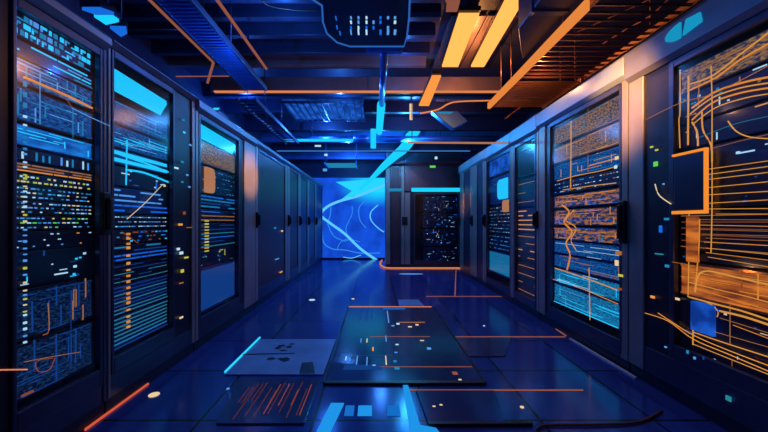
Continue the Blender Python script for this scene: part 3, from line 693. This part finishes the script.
# ------------------------------------------------------------------ end wall display and light trail
dsp = empty('video_wall', (-.55, YB-.06, 0), 'tall glowing blue display with lightning lines at the end of the aisle', 'display')
YD = YB-.10
def loc(px, py, off=0): v = at(px, py, YD-off); return (v.x+.55, v.y-(YB-.06), v.z)
MB().box((-1.95+.55, -.03, 0.04), (.45+.55, .05, 2.3), 'display').build('screen', dsp)
MB().box((-1.95+.55-.02, -.035, 0), (.45+.55+.02, .05, .04), 'black').build('base_rail', dsp)
traces = [
    ('display_trace', .042, [(383, 264), (362, 250), (345, 234), (330, 223), (321, 215), (327, 207), (340, 201), (358, 196), (375, 189), (390, 183)]),
    ('display_thin', .016, [(331, 207), (330, 216), (328, 224), (334, 236), (345, 241), (350, 238)]),
    ('display_thin', .018, [(321, 216), (322, 230), (324, 243), (333, 249), (345, 250), (360, 253), (380, 253)]),
    ('display_thin', .014, [(352, 206), (352, 214), (346, 228), (348, 236)]),
    ('display_trace', .018, [(378, 205), (371, 212), (371, 220), (378, 228), (384, 232)]),
    ('display_thin', .016, [(366, 200), (359, 208), (360, 220), (366, 228)]),
    ('display_thin', .012, [(337, 250), (340, 243), (348, 239), (360, 242)]),
    ('display_trace', .012, [(343, 257), (352, 258), (361, 255)]),
]
for i, (mt, rr, pts) in enumerate(traces):
    o = MB().tube(smooth_path([loc(a, b) for a, b in pts], 6), rr*.95, mt, 6).build('light_line', dsp)
    o['label'] = 'bright lightning line' if mt == 'display_trace' else 'faint curved line'
m = MB()
fan = [(328, 181), (350, 181), (392, 180), (392, 190), (372, 197), (350, 200), (335, 203), (350, 197), (346, 190)]
m.prism([loc(a, b) for a, b in [(336, 182), (392, 178), (392, 192), (371, 192), (352, 196), (338, 202), (352, 191)]], (0, -.01, 0), 'cyan')
o = m.build('light_patch', dsp); o['label'] = 'bright cyan wedge'
pts = [at(421, 122, 6.70), at(413, 134, 6.85), at(405, 147, 7.1), at(396, 155, 7.3), at(386, 164, 7.6), at(378, 172, 8.0), at(370, 180, 8.7), at(360, 189, 9.5)]
o = MB().tube(smooth_path(pts, 5), [.10]*6+[.12-.09*i/30 for i in range(31)], 'cyan_lamp', 10).build('light_trail')
tag(o, 'thick glowing cyan light tube slanting down from the ceiling to the end wall display', 'light tube')
# orange cable at the foot of the closing cabinets
o = MB().tube(smooth_path([at(382, 260, 9.2), (.10, 8.4, .03), (.16, 7.86, .02), (.30, 7.70, .012), (.7, 7.68, .012), (1.4, 7.68, .012), (1.95, 7.68, .012)], 6), .014, 'seam_orange').build('cable')
tag(o, 'glowing orange cable along the foot of the cabinets facing down the aisle', 'cable')

# ------------------------------------------------------------------ ceiling
# orange ceiling lamps
def ceiling_lamp(corners, z, label, mat):
    P = [on_z(a, b, z) for a, b in corners]; c = sum(P, Vector())/len(P)
    e = empty('ceiling_lamp', (c.x, c.y, z), label, 'lamp', 0, 'ceiling lamps')
    MB().prism([p-Vector((c.x, c.y, z)) for p in P], (0, 0, .02), mat).build('diffuser', e)
    Q = [(p-Vector((c.x, c.y, z)))*1.08+Vector((0, 0, .02)) for p in P]
    MB().prism(Q, (0, 0, .04), 'black').build('housing', e)
ceiling_lamp([(459, 15), (479, 15), (458, 67), (442, 67)], 2.95, 'wide glowing orange ceiling lamp, left of the longer one', 'orange_lamp')
ceiling_lamp([(514, -16), (534, -16), (484, 67), (471, 67)], 2.95, 'long glowing orange ceiling lamp running out of the top of the photo', 'orange_lamp')
ceiling_lamp([(432, 77), (441, 77), (429, 106), (419, 106)], 2.64, 'small dull orange ceiling lamp beyond the beam with the orange strip', 'orange_lamp_dim')
ceiling_lamp([(447, 2), (460, 2), (457, 12), (446, 12)], 2.985, 'tiny dim panel lamp above the wide orange lamp', 'seam_dim')
def bar(name, x0, x1, y, z0, z1, mat, label, cat, t=.08, group=None, bevel=.004):
    o = MB().box((x0, y, z0), (x1, y+t, z1), mat).build(name, None, bevel); return tag(o, label, cat, group)
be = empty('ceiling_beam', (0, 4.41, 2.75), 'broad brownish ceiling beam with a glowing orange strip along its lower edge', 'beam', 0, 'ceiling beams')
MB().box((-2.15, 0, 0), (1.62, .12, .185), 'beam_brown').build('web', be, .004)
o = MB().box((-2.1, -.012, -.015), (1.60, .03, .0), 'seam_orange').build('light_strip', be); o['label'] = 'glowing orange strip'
names = ['nearest the camera', 'second nearest', 'third nearest', 'fourth nearest', 'fifth nearest', 'just before the orange-striped beam']
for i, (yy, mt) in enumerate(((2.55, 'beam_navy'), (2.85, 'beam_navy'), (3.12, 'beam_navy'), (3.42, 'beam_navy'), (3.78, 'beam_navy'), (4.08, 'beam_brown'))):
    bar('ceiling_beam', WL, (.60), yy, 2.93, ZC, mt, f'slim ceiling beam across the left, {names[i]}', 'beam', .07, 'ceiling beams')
for i, (yy, z0, mt) in enumerate(((4.9, 2.86, 'beam_navy'), (5.6, 2.86, 'beam_navy'), (6.46, 2.8, 'beam_navy'), (7.4, 2.8, 'tray_blue'), (8.1, 2.75, 'beam_navy'), (8.9, 2.7, 'tray_blue'))):
    bar('ceiling_beam', WL, WR, yy, z0, ZC, mt, 'cross beam beyond the orange-striped one, '+['first', 'second', 'third', 'fourth and blue', 'fifth', 'last and blue, near the display'][i], 'beam', .10, 'ceiling beams')
# ceiling panels round the orange lamps, orange reflected light put into their brown
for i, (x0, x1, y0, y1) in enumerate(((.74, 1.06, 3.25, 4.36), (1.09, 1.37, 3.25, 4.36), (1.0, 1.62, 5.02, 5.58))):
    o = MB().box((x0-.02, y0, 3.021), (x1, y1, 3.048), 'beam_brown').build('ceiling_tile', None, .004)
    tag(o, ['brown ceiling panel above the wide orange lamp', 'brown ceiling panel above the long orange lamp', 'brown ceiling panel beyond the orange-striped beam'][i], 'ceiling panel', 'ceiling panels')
# ladder trays
def ladder(x0, x1, y0, y1, z, rail, rung, pitch, label, h=.05, strip=None, rw=.014):
    e = empty('cable_tray', ((x0+x1)/2, y0, z), label, 'cable tray', 0, 'cable trays'); hw = (x1-x0)/2; L = y1-y0
    for s in (-1, 1): MB().box((s*hw-.012, 0, 0), (s*hw+.012, L, h), rail).build('side_rail', e, .003)
    m = MB(); k = 0; y = .03
    while y < L-.02: m.box((-hw+.012, y, .006), (hw-.012, y+rw, .022), rung); y += pitch
    m.build('rungs', e)
    for yy in (.15*L, .5*L):
        for s in (-1, 1): MB().tube([(s*hw, yy, h-.01), (s*hw, yy, ZC-z)], .006, rail).build('hanger_rod', e)
    if strip:
        o = MB().box((-hw-.05, strip[0]-y0, -.03), (-hw-.016, strip[1]-y0, .04), 'strip_lamp').build('light_strip', e, .003); o['label'] = 'glowing orange strip'
    return e
ladder(1.40, 2.06, 1.75, 3.35, 2.45, 'tray_copper', 'tray_copper', .085, 'coppery ladder cable tray above the right row, with a glowing orange edge', strip=(2.2, 4.12))
ladder(1.40, 2.06, 3.40, 4.2, 2.45, 'tray_copper', 'tray_copper', .06, 'short coppery ladder cable tray continuing beyond the orange-edged one')
ladder(-1.50, -1.26, 2.0, 3.9, 2.55, 'tray_metal', 'tray_blue', .045, 'narrow blue ribbed cable tray above the left row')
ladder(-1.62, -1.40, 3.95, 6.15, 2.45, 'tray_metal', 'tray_metal', .12, 'long cable tray farther along above the left row')
ladder(-1.15, -.45, 7.6, 8.3, 2.35, 'tray_blue', 'cyan_dim', .11, 'small blue slatted tray hanging before the display')
# orange pipes on the left, glow added so their orange shows under blue light
def pipe(pts, r, mat, label, cat='pipe', name='pipe', smooth=False):
    o = MB().tube(smooth_path(pts, 6) if smooth else pts, r, mat, 8).build(name); return tag(o, label, cat, 'ceiling pipes and cables' if cat in ('pipe', 'cable') else None)
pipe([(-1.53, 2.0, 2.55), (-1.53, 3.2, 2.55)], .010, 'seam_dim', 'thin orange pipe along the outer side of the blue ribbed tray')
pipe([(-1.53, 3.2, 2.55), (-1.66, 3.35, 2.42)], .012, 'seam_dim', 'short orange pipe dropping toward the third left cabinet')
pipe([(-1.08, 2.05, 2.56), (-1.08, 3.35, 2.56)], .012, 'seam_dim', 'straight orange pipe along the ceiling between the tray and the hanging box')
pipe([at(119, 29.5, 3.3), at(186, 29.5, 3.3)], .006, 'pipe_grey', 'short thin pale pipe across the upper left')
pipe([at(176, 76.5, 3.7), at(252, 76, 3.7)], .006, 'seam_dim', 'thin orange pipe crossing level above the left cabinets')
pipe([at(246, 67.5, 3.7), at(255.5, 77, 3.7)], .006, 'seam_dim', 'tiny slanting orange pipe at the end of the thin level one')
pipe([at(277, 151, 6.75), at(470, 151, 6.75)], .012, 'pipe_lit', 'thin pale blue pipe crossing the whole aisle near its far end')  # light on the pipe put into its colour as glow
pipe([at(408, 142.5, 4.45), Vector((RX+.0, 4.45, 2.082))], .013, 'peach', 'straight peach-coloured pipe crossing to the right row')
pipe([at(412, 142.0, 4.45), at(412, 142, 4.45)+Vector((0, 0, .66))], .005, 'beam_navy', 'thin dark hanger rod holding the peach-coloured pipe')
pipe([at(420, 113.5, 4.14), at(438, 109.5, 4.14), at(448, 104, 4.14), at(460, 101.5, 4.14), at(495, 100.5, 4.14), at(531, 100.0, 4.14)], .009, 'seam_orange', 'orange cable that steps up and runs level to the right tray', 'cable', 'cable', True)
pipe([at(505, 119, 4.21), at(518, 109, 4.21), at(530, 101, 4.215)], .007, 'pipe_orange', 'thin orange cable slanting up to the end of the right tray', 'cable', 'cable', True)
pipe([at(575, 33, 3.2), at(600, 22, 3.1), at(640, 4, 2.9), at(658, -6, 2.8)], .006, 'tab_orange', 'pale orange cable lying over the coppery tray, inner one', 'cable', 'cable', True)
pipe([at(598, 47, 3.3), at(625, 30, 3.1), at(650, 16, 2.9), at(672, -4, 2.75)], .006, 'tab_orange', 'pale orange cable lying over the coppery tray, outer one', 'cable', 'cable', True)
pipe([on_z(a, b, 2.924) for a, b in ((262, 0), (270, 6), (295, 10), (318, 10.5))], .005, 'cable_brown', 'thin dark cable curving toward the hanging box', 'cable', 'cable', True)
# hanging box with lights, pipe and cyan tube
hb = empty('hanging_switch_box', (-.10, 2.3, 2.6), 'dark blue box hanging from the ceiling with rows of tiny lights underneath', 'switch box')
def hp(px, py): v = on_z(px, py, 2.6); return (v.x+.10, v.y-2.3, 0)
poly = [(305, -6), (322, 5), (323, 22), (327, 33), (337, 42), (350, 46), (404, 46), (407, 36), (409, 18), (410, -6)]
MB().prism([hp(a, b) for a, b in poly], (0, 0, .14), 'server_face').build('housing', hb, .006)
m = MB(); m.tube([tuple(Vector(hp(a, b))+Vector((0, 0, -.004))) for a, b in poly], .007, 'blue_edge', 6)  # blue reflection along the box edge, put in as glow
o = m.build('edge_reflection', hb); o['label'] = 'blue edging with its reflection painted as glow'
m = MB()
for cx_ in (351, 358.5, 366.5, 373.5, 380.5, 388, 395):
    for j, (cy_, hh) in enumerate(((17.5, 2.5), (22, 3), (27.5, 3), (32, 5))):
        if rnd.random() < .9:
            a = hp(cx_-1.0, cy_-hh/2); b = hp(cx_+1.0, cy_+hh/2); MB().box((a[0], a[1], -.004), (b[0], b[1], .002), rnd.choice(['blue_pale', 'white', 'blue', 'blue'])).build('indicator_light', hb)
for cx_, cy_ in ((315, 17), (315, 24), (320, 30), (336, 18), (337, 27), (340, 33)):
    if cx_ > 325:
        a = hp(cx_-1, cy_-2); b = hp(cx_+1, cy_+2); MB().box((a[0], a[1], -.004), (b[0], b[1], .002), 'blue').build('indicator_light', hb)
for x_ in (-.22, .26):
    MB().tube([(x_, .5, .13), (x_, .5, .45)], .012, 'beam_navy').build('hanger_rod', hb)
lt = empty('tube_lamp', (.075, 3.1, 2.6), 'blue pipe ending in a glowing cyan tube, running from the hanging box down the aisle', 'lamp')
MB().tube([(0, -.02, 0), (0, 1.38, 0)], .036, 'pipe_blue', 12).build('pipe', lt)
MB().box((-.16, -.05, -.02), (.16, 0, .02), 'pipe_blue').build('mounting_plate', lt, .004)
MB().tube([(-.005, 1.38, 0), (-.02, 2.75, .0)], .055, 'cyan_lamp', 12).build('glowing_tube', lt)
for yy in (.4, 1.2): MB().tube([(0, yy, .03), (0, yy, .449)], .006, 'beam_navy').build('hanger_rod', lt)
cl = empty('tube_lamp', (0, 6.35, 2.6), 'level blue tube lamp crossing the aisle with a cyan lit underside', 'lamp')
MB().tube([(-1.75, 0, 0), (-.42, 0, 0)], .045, 'pipe_blue', 12).build('pipe', cl)
MB().tube([(-1.74, -.03, -.03), (-.42, -.03, -.03)], .026, 'cyan_lamp', 8).build('glowing_tube', cl)
MB().tube([(-.42, 0, 0), (-.08, 0, 0)], .075, 'pipe_blue', 12).build('collar', cl)
MB().box((-.10, -.09, -.16), (.0, .09, .17), 'cyan_lamp').build('end_lamp', cl, .006)
MB().tube([(.0, 0, .0), (2.3, 0, .0)], .055, 'pipe_blue', 12).build('pipe', cl)
for xx in (-1.2, 1.2): MB().tube([(xx, 0, .03), (xx, 0, .449)], .008, 'beam_navy').build('hanger_rod', cl)
# blue louvre
lv = empty('louvre_lamp', (-.8, 5.0, 2.80), 'blue glowing ceiling louvre left of the cyan tube', 'lamp')
MB().box((-.58, 0, .03), (.60, .93, .06), 'panel_blue').build('diffuser', lv)
m = MB()
for i in range(13): m.box((-.58+i*.095, 0, 0), (-.565+i*.095, .93, .03), 'tray_metal')
for yy in (0, .9): m.box((-.6, yy, 0), (.62, yy+.03, .06), 'tray_metal')
m.build('louvre_blades', lv)
# blue lamps above the left row, top left of photo
for i, (cs, mt) in enumerate((([(82, 10), (100, 10), (114, 15), (96, 15)], 'blue'), ([(94, 17), (110, 16), (119, 22), (106, 25)], 'cyan_lamp'), ([(110, 28.5), (126, 29), (127, 34), (121, 37)], 'blue'))):
    P = [on_z(a, b, 2.45) for a, b in cs]; c = sum(P, Vector())/4
    e = empty('row_lamp', (c.x, c.y, 2.45), ['small deep blue lamp above the nearest left cabinet, closest to the camera', 'small bright cyan lamp above the nearest left cabinet', 'small blue lamp above the second left cabinet, farthest of the three'][i], 'lamp', 0, 'small lamps above the left row')
    MB().prism([p-c for p in P], (0, 0, .02), mt).build('diffuser', e)
    MB().prism([(p-c)*1.15+Vector((0, 0, .02)) for p in P], (0, 0, .04), 'tray_metal').build('housing', e)
    MB().tube([(0, 0, .05), (0, 0, .6)], .006, 'beam_navy').build('hanger_rod', e)
e = empty('row_lamp', (-1.62, 3.38, LT+.012), 'small blue lamp standing on the third left cabinet where the orange pipe ends', 'lamp')
MB().prism([(-.06, -.10, 0), (.10, -.10, 0), (.10, .12, 0), (-.06, .12, 0)], (0, 0, .03), 'tray_metal').build('housing', e, .005)
MB().prism([(-.02, -.08, .03), (.08, -.08, .03), (.04, .05, .09), (-.01, .05, .09)], (0, 0, .01), 'cyan').build('diffuser', e)
# ducts and boxes at the upper right
e = empty('air_duct', (1.23, 2.2, 2.55), 'dark blue angular air duct at the top right above the coppery tray', 'air duct')
MB().prism([(-.12, .0, .0), (.13, .0, .0), (.13, .95, .0), (.05, .8, .0), (-.12, .45, .0)], (0, 0, .28), 'beam_navy').build('duct_body', e, .01)
MB().box((-.13, .2, -.015), (.14, .25, .295), 'tray_metal').build('flange', e, .004)
MB().tube([(0, .3, .28), (0, .3, .5)], .008, 'beam_navy').build('hanger_rod', e)
e = empty('junction_box', (1.05, 5.05, 2.60), 'blue angular junction box hanging under the stepped orange cable', 'junction box')
MB().prism([(-.22, 0, .10), (.16, 0, .10), (.32, 0, -.05), (.10, 0, -.16), (-.05, 0, -.05)], (0, .14, 0), 'tray_blue').build('housing', e, .008)
MB().tube([(0, .07, .09), (0, .07, .418)], .008, 'beam_navy').build('hanger_rod', e)
MB().prism([(-.16, -.004, .085), (.10, -.004, .085), (.06, -.004, .06), (-.12, -.004, .06)], (0, .004, 0), 'cyan_dim').build('indicator_light', e)
# small white ceiling marker lights
for i, (px, py, w_, h_, Y, mt) in enumerate(((411, 112, 3, 16, 5.2, 'warm'), (318, 146, 6, 1.5, 7.5, 'white'), (326, 155, 3, 2, 7.6, 'white'), (436, 158, 2.5, 2.5, 7.0, 'white'), (444, 167, 6, 2, 7.74, 'green'), (325, 170, 4, 2.5, 8.4, 'blue_pale'))):
    v = at(px, py, Y); k = Y/F/2
    if mt == 'green':
        continue
    e = empty('marker_light', tuple(v), ['upright pale bar light beside the small dull orange lamp', 'tiny level white light before the third far cross beam', 'tiny white light just below the level white one', 'tiny white light right of the cyan light trail', '', 'tiny bluish light above the slatted tray'][i], 'light', 0, 'small marker lights')
    MB().box((-w_*k, -.02, -h_*k), (w_*k, .0, h_*k), mt).build('lens', e)
    MB().box((-w_*k*.9, .0, -h_*k*.9), (w_*k*.9, .03, h_*k*.9), 'black').build('housing', e)
    MB().tube([(0, .015, h_*k*.8), (0, .015, ZC-v.z)], .004, 'beam_navy').build('hanger_rod', e)
part_on('C2', 'status_light', [((.66+.57, CY-.036, 2.29), (.66+.70, CY-.028, 2.34), 'green')], 'small green light on the header')

# ------------------------------------------------------------------ floor details
def fl(px, py): return on_z(px, py, 0)
def floor_poly(mb, pts, z, h, mat):
    mb.prism([(lambda v: (v.x, v.y, z))(fl(a, b)) for a, b in pts], (0, 0, h), mat); return mb
def groovy(name, loc, label, cat, group=None): return empty(name, loc, label, cat, 0, group)
# glass inspection panel in the middle
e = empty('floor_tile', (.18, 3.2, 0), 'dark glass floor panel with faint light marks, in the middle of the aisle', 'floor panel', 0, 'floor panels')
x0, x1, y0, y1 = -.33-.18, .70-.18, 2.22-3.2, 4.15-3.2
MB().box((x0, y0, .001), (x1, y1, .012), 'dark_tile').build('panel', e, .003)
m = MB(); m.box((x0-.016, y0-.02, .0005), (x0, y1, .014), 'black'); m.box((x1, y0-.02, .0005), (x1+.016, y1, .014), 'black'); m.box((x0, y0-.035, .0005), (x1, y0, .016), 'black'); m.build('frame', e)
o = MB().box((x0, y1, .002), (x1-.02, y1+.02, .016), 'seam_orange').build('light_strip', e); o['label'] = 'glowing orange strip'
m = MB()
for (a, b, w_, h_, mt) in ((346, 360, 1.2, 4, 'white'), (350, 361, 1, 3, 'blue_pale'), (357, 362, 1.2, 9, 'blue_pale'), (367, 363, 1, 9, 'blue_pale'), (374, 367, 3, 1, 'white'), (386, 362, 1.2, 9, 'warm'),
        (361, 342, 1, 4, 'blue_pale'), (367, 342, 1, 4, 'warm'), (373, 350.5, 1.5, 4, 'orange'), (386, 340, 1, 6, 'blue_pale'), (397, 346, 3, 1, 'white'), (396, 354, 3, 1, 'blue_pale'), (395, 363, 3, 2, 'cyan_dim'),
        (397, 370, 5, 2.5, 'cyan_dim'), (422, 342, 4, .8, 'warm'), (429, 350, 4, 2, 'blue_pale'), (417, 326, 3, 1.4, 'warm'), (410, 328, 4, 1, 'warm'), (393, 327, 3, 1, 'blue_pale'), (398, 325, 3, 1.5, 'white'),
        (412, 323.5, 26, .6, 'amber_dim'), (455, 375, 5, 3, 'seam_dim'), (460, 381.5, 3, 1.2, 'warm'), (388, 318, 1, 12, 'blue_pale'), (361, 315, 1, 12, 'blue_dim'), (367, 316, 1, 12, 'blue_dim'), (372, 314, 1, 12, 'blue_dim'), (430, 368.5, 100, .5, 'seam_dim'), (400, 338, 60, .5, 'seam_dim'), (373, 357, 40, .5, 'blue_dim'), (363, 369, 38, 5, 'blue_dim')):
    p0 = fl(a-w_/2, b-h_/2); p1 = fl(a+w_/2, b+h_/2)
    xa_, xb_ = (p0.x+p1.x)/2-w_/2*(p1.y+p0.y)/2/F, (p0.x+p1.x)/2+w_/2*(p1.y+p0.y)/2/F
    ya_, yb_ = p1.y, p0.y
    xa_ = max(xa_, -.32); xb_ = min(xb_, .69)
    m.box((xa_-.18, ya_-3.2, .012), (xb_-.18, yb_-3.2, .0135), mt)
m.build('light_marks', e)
# second glass panel nearer
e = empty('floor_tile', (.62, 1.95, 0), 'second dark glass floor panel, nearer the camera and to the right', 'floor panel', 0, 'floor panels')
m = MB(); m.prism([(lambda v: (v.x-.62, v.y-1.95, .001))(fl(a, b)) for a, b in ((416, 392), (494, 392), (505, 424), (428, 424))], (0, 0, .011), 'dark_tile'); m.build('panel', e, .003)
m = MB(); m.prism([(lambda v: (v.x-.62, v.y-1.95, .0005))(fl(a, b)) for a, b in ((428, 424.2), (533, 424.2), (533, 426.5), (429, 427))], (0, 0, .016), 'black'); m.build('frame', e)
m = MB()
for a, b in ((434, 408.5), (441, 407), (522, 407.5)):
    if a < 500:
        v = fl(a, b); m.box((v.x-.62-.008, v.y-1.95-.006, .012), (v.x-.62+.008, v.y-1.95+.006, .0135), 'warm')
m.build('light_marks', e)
# pale tile with stains on the left
e = empty('floor_tile', (-.75, 2.7, 0), 'pale blue floor tile with dark spots, left of the middle glass panel', 'floor panel', 0, 'floor panels')
MB().prism([(lambda v: (v.x+.75, v.y-2.7, .001))(fl(a, b)) for a, b in ((262, 340), (336, 340), (323, 375.5), (224, 375.5))], (0, 0, .008), 'pale_tile').build('panel', e, .002)
m = MB()
def blob(cx, cy, rx, ry):
    n = 12; pts = []
    c = fl(cx, cy); sx_ = rx*c.y/F; sy_ = ry*c.y**2/(F*EYE)
    m.prism([(c.x+.75+math.cos(2*math.pi*k/n)*sx_*(1+.15*math.sin(3*k)), c.y-2.7+math.sin(2*math.pi*k/n)*sy_*(1+.15*math.cos(2*k)), .009) for k in range(n)], (0, 0, .0008), 'stain')
for a in ((278, 349, 3, 1.5), (281.5, 346.8, 4, 1), (289, 348, 3, 1.4), (283, 351.5, 4, .8), (292, 345, 2.6, .8), (271, 360, 4.5, 1.4), (285, 360.8, 4.8, 2.2), (280, 360, 3, 1)): blob(*a)
floorm = [fl(a, b) for a, b in ((302, 364), (313, 363), (315, 375), (299, 375))]
m.prism([(v.x+.75, v.y-2.7, .009) for v in floorm], (0, 0, .0008), 'stain')
floorm = [fl(a, b) for a, b in ((243, 355), (295, 354), (295, 355), (242, 356.3))]
m.prism([(v.x+.75, v.y-2.7, .009) for v in floorm], (0, 0, .0008), 'stain')
m.build('dark_spots', e)
# violet tile on the right and pale one
for i, (cs, mt, lab) in enumerate((([(455, 338), (512, 338), (505, 357), (467, 357)], 'violet_tile', 'small greyish violet floor tile right of the middle glass panel'),
                                    ([(398, 300), (418, 300), (424, 306), (399, 306)], 'pale_tile', 'small blue floor tile just behind the middle glass panel'),
                                    )):
    m = MB(); floor_poly(m, cs, .001, .006, mt); o = m.build('floor_tile', None, .002); tag(o, lab, 'floor tile', 'floor tiles')
# added tile with orange reflections drawn as glowing lines, pieces of cyan light
e = empty('floor_tile', fl(275, 400), 'added dark glass floor tile with orange reflections drawn as dim lines, below the spotted tile', 'floor tile', 0, 'floor panels'); o_ = e.location.copy()
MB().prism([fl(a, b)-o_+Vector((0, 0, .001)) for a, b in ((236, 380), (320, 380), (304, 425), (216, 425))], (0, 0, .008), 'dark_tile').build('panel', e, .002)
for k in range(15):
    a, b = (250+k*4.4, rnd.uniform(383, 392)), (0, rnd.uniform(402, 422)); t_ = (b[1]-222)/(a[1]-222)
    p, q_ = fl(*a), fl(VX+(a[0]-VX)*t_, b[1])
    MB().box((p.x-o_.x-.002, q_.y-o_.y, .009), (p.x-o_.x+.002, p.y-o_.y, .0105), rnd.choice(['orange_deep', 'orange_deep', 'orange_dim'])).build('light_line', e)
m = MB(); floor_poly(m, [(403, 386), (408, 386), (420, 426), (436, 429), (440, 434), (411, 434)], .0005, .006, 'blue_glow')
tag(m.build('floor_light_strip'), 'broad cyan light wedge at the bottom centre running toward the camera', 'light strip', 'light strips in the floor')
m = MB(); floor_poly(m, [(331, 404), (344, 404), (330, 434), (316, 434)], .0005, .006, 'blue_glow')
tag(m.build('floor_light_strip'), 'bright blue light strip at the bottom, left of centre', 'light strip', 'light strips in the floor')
# seams
def strip(a, b, w_, mat, label, z=.004, name='floor_light_strip', group='light strips in the floor'):
    a = fl(*a); b = fl(*b); d = (b-a).normalized(); n = Vector((-d.y, d.x, 0))*w_/2
    P = [a+n, b+n, b-n, a-n]
    o = MB().prism([(p.x, p.y, .0005) for p in P], (0, 0, z), mat).build(name); return tag(o, label, 'light strip', group)
strip((260, 338), (225, 373), .011, 'cyan', 'cyan light strip along the left edge of the spotted tile', .012)
strip((85, 431), (148.5, 384.5), .006, 'seam_red', 'glowing red-orange strip along the foot of the left cabinets', .012)
strip((455, 337), (565, 337), .012, 'seam_dim', 'dull orange strip across the floor right of the middle panel')
strip((404, 390.5), (583, 390.5), .010, 'seam_dim', 'dull orange strip across the floor in front of the middle panel')
strip((426, 296.5), (506, 296.5), .016, 'seam_dim', 'faint orange strip across the floor behind the middle panel')
strip((455, 296), (456, 270), .016, 'seam_dim', 'faint orange strip leading to the cabinets facing down the aisle')
strip((556, 329), (566, 336), .014, 'seam_dim', 'short orange strip touching the foot of the tall-glassed right cabinet')
strip((383, 310), (405, 310), .02, 'blue', 'short blue strip at the rear of the middle panel', .018)
for i, (a, b) in enumerate(((345, 354), (358, 372), (387, 400))):
    strip((a, 411), (b, 411), .10, 'blue_rect' if i != 1 else 'blue_glow', ['leftmost', 'middle', 'rightmost'][i]+' of three short cyan lights in the floor at the bottom centre')
for i, (px, py, w_, mt) in enumerate(((312, 300, 6, 'white'), (353, 299, 3, 'warm'), (154, 395, 10, 'warm'), (235, 413, 5, 'warm'), (484, 326, 2, 'white'), (522, 407.5, 4, 'warm'), (228, 389, 3, 'blue_pale'), (411, 274, 24, 'blue_pale'))):
    v = fl(px, py); r_ = w_/2*v.y/F
    m = MB(); m.prism([(v.x+math.cos(2*math.pi*k/12)*r_, v.y+math.sin(2*math.pi*k/12)*min(r_, .05), .0005) for k in range(12)], (0, 0, .004), mt)
    o = m.build('floor_marker_light'); tag(o, ['tiny white floor light left of the aisle centre, far off', 'tiny warm floor light far off near the glass panel', 'pale yellow floor light by the orange strip at the left', 'round warm floor light at the bottom left of centre', 'tiny white floor light behind the violet tile', 'tiny warm floor light at the lower right', 'tiny bluish floor light below the spotted tile', 'wide bluish floor light before the cabinets facing the aisle'][i], 'floor light', 'small lights set in the floor')
pts = [fl(537, 431), fl(540, 428), fl(550, 426.5), fl(600, 426), fl(640, 423), fl(662, 412)]
pts = [Vector((p.x, p.y, .008)) for p in pts]
o = MB().tube(smooth_path(pts, 5), .006, 'cable_brown').build('cable'); tag(o, 'dark reddish cable lying on the floor at the lower right', 'cable')
# bright trim at the foot of the right row
P = [Vector((RX-.012, 340*(RX-.012)/(px-VX), .0)) for px in (570, 636)]
o = MB().box((RX-.02, P[1].y, .0005), (RX-.002, P[0].y, .012), 'trim_pale').build('floor_trim'); tag(o, 'thin pale blue metal trim along the foot of the right row', 'trim')
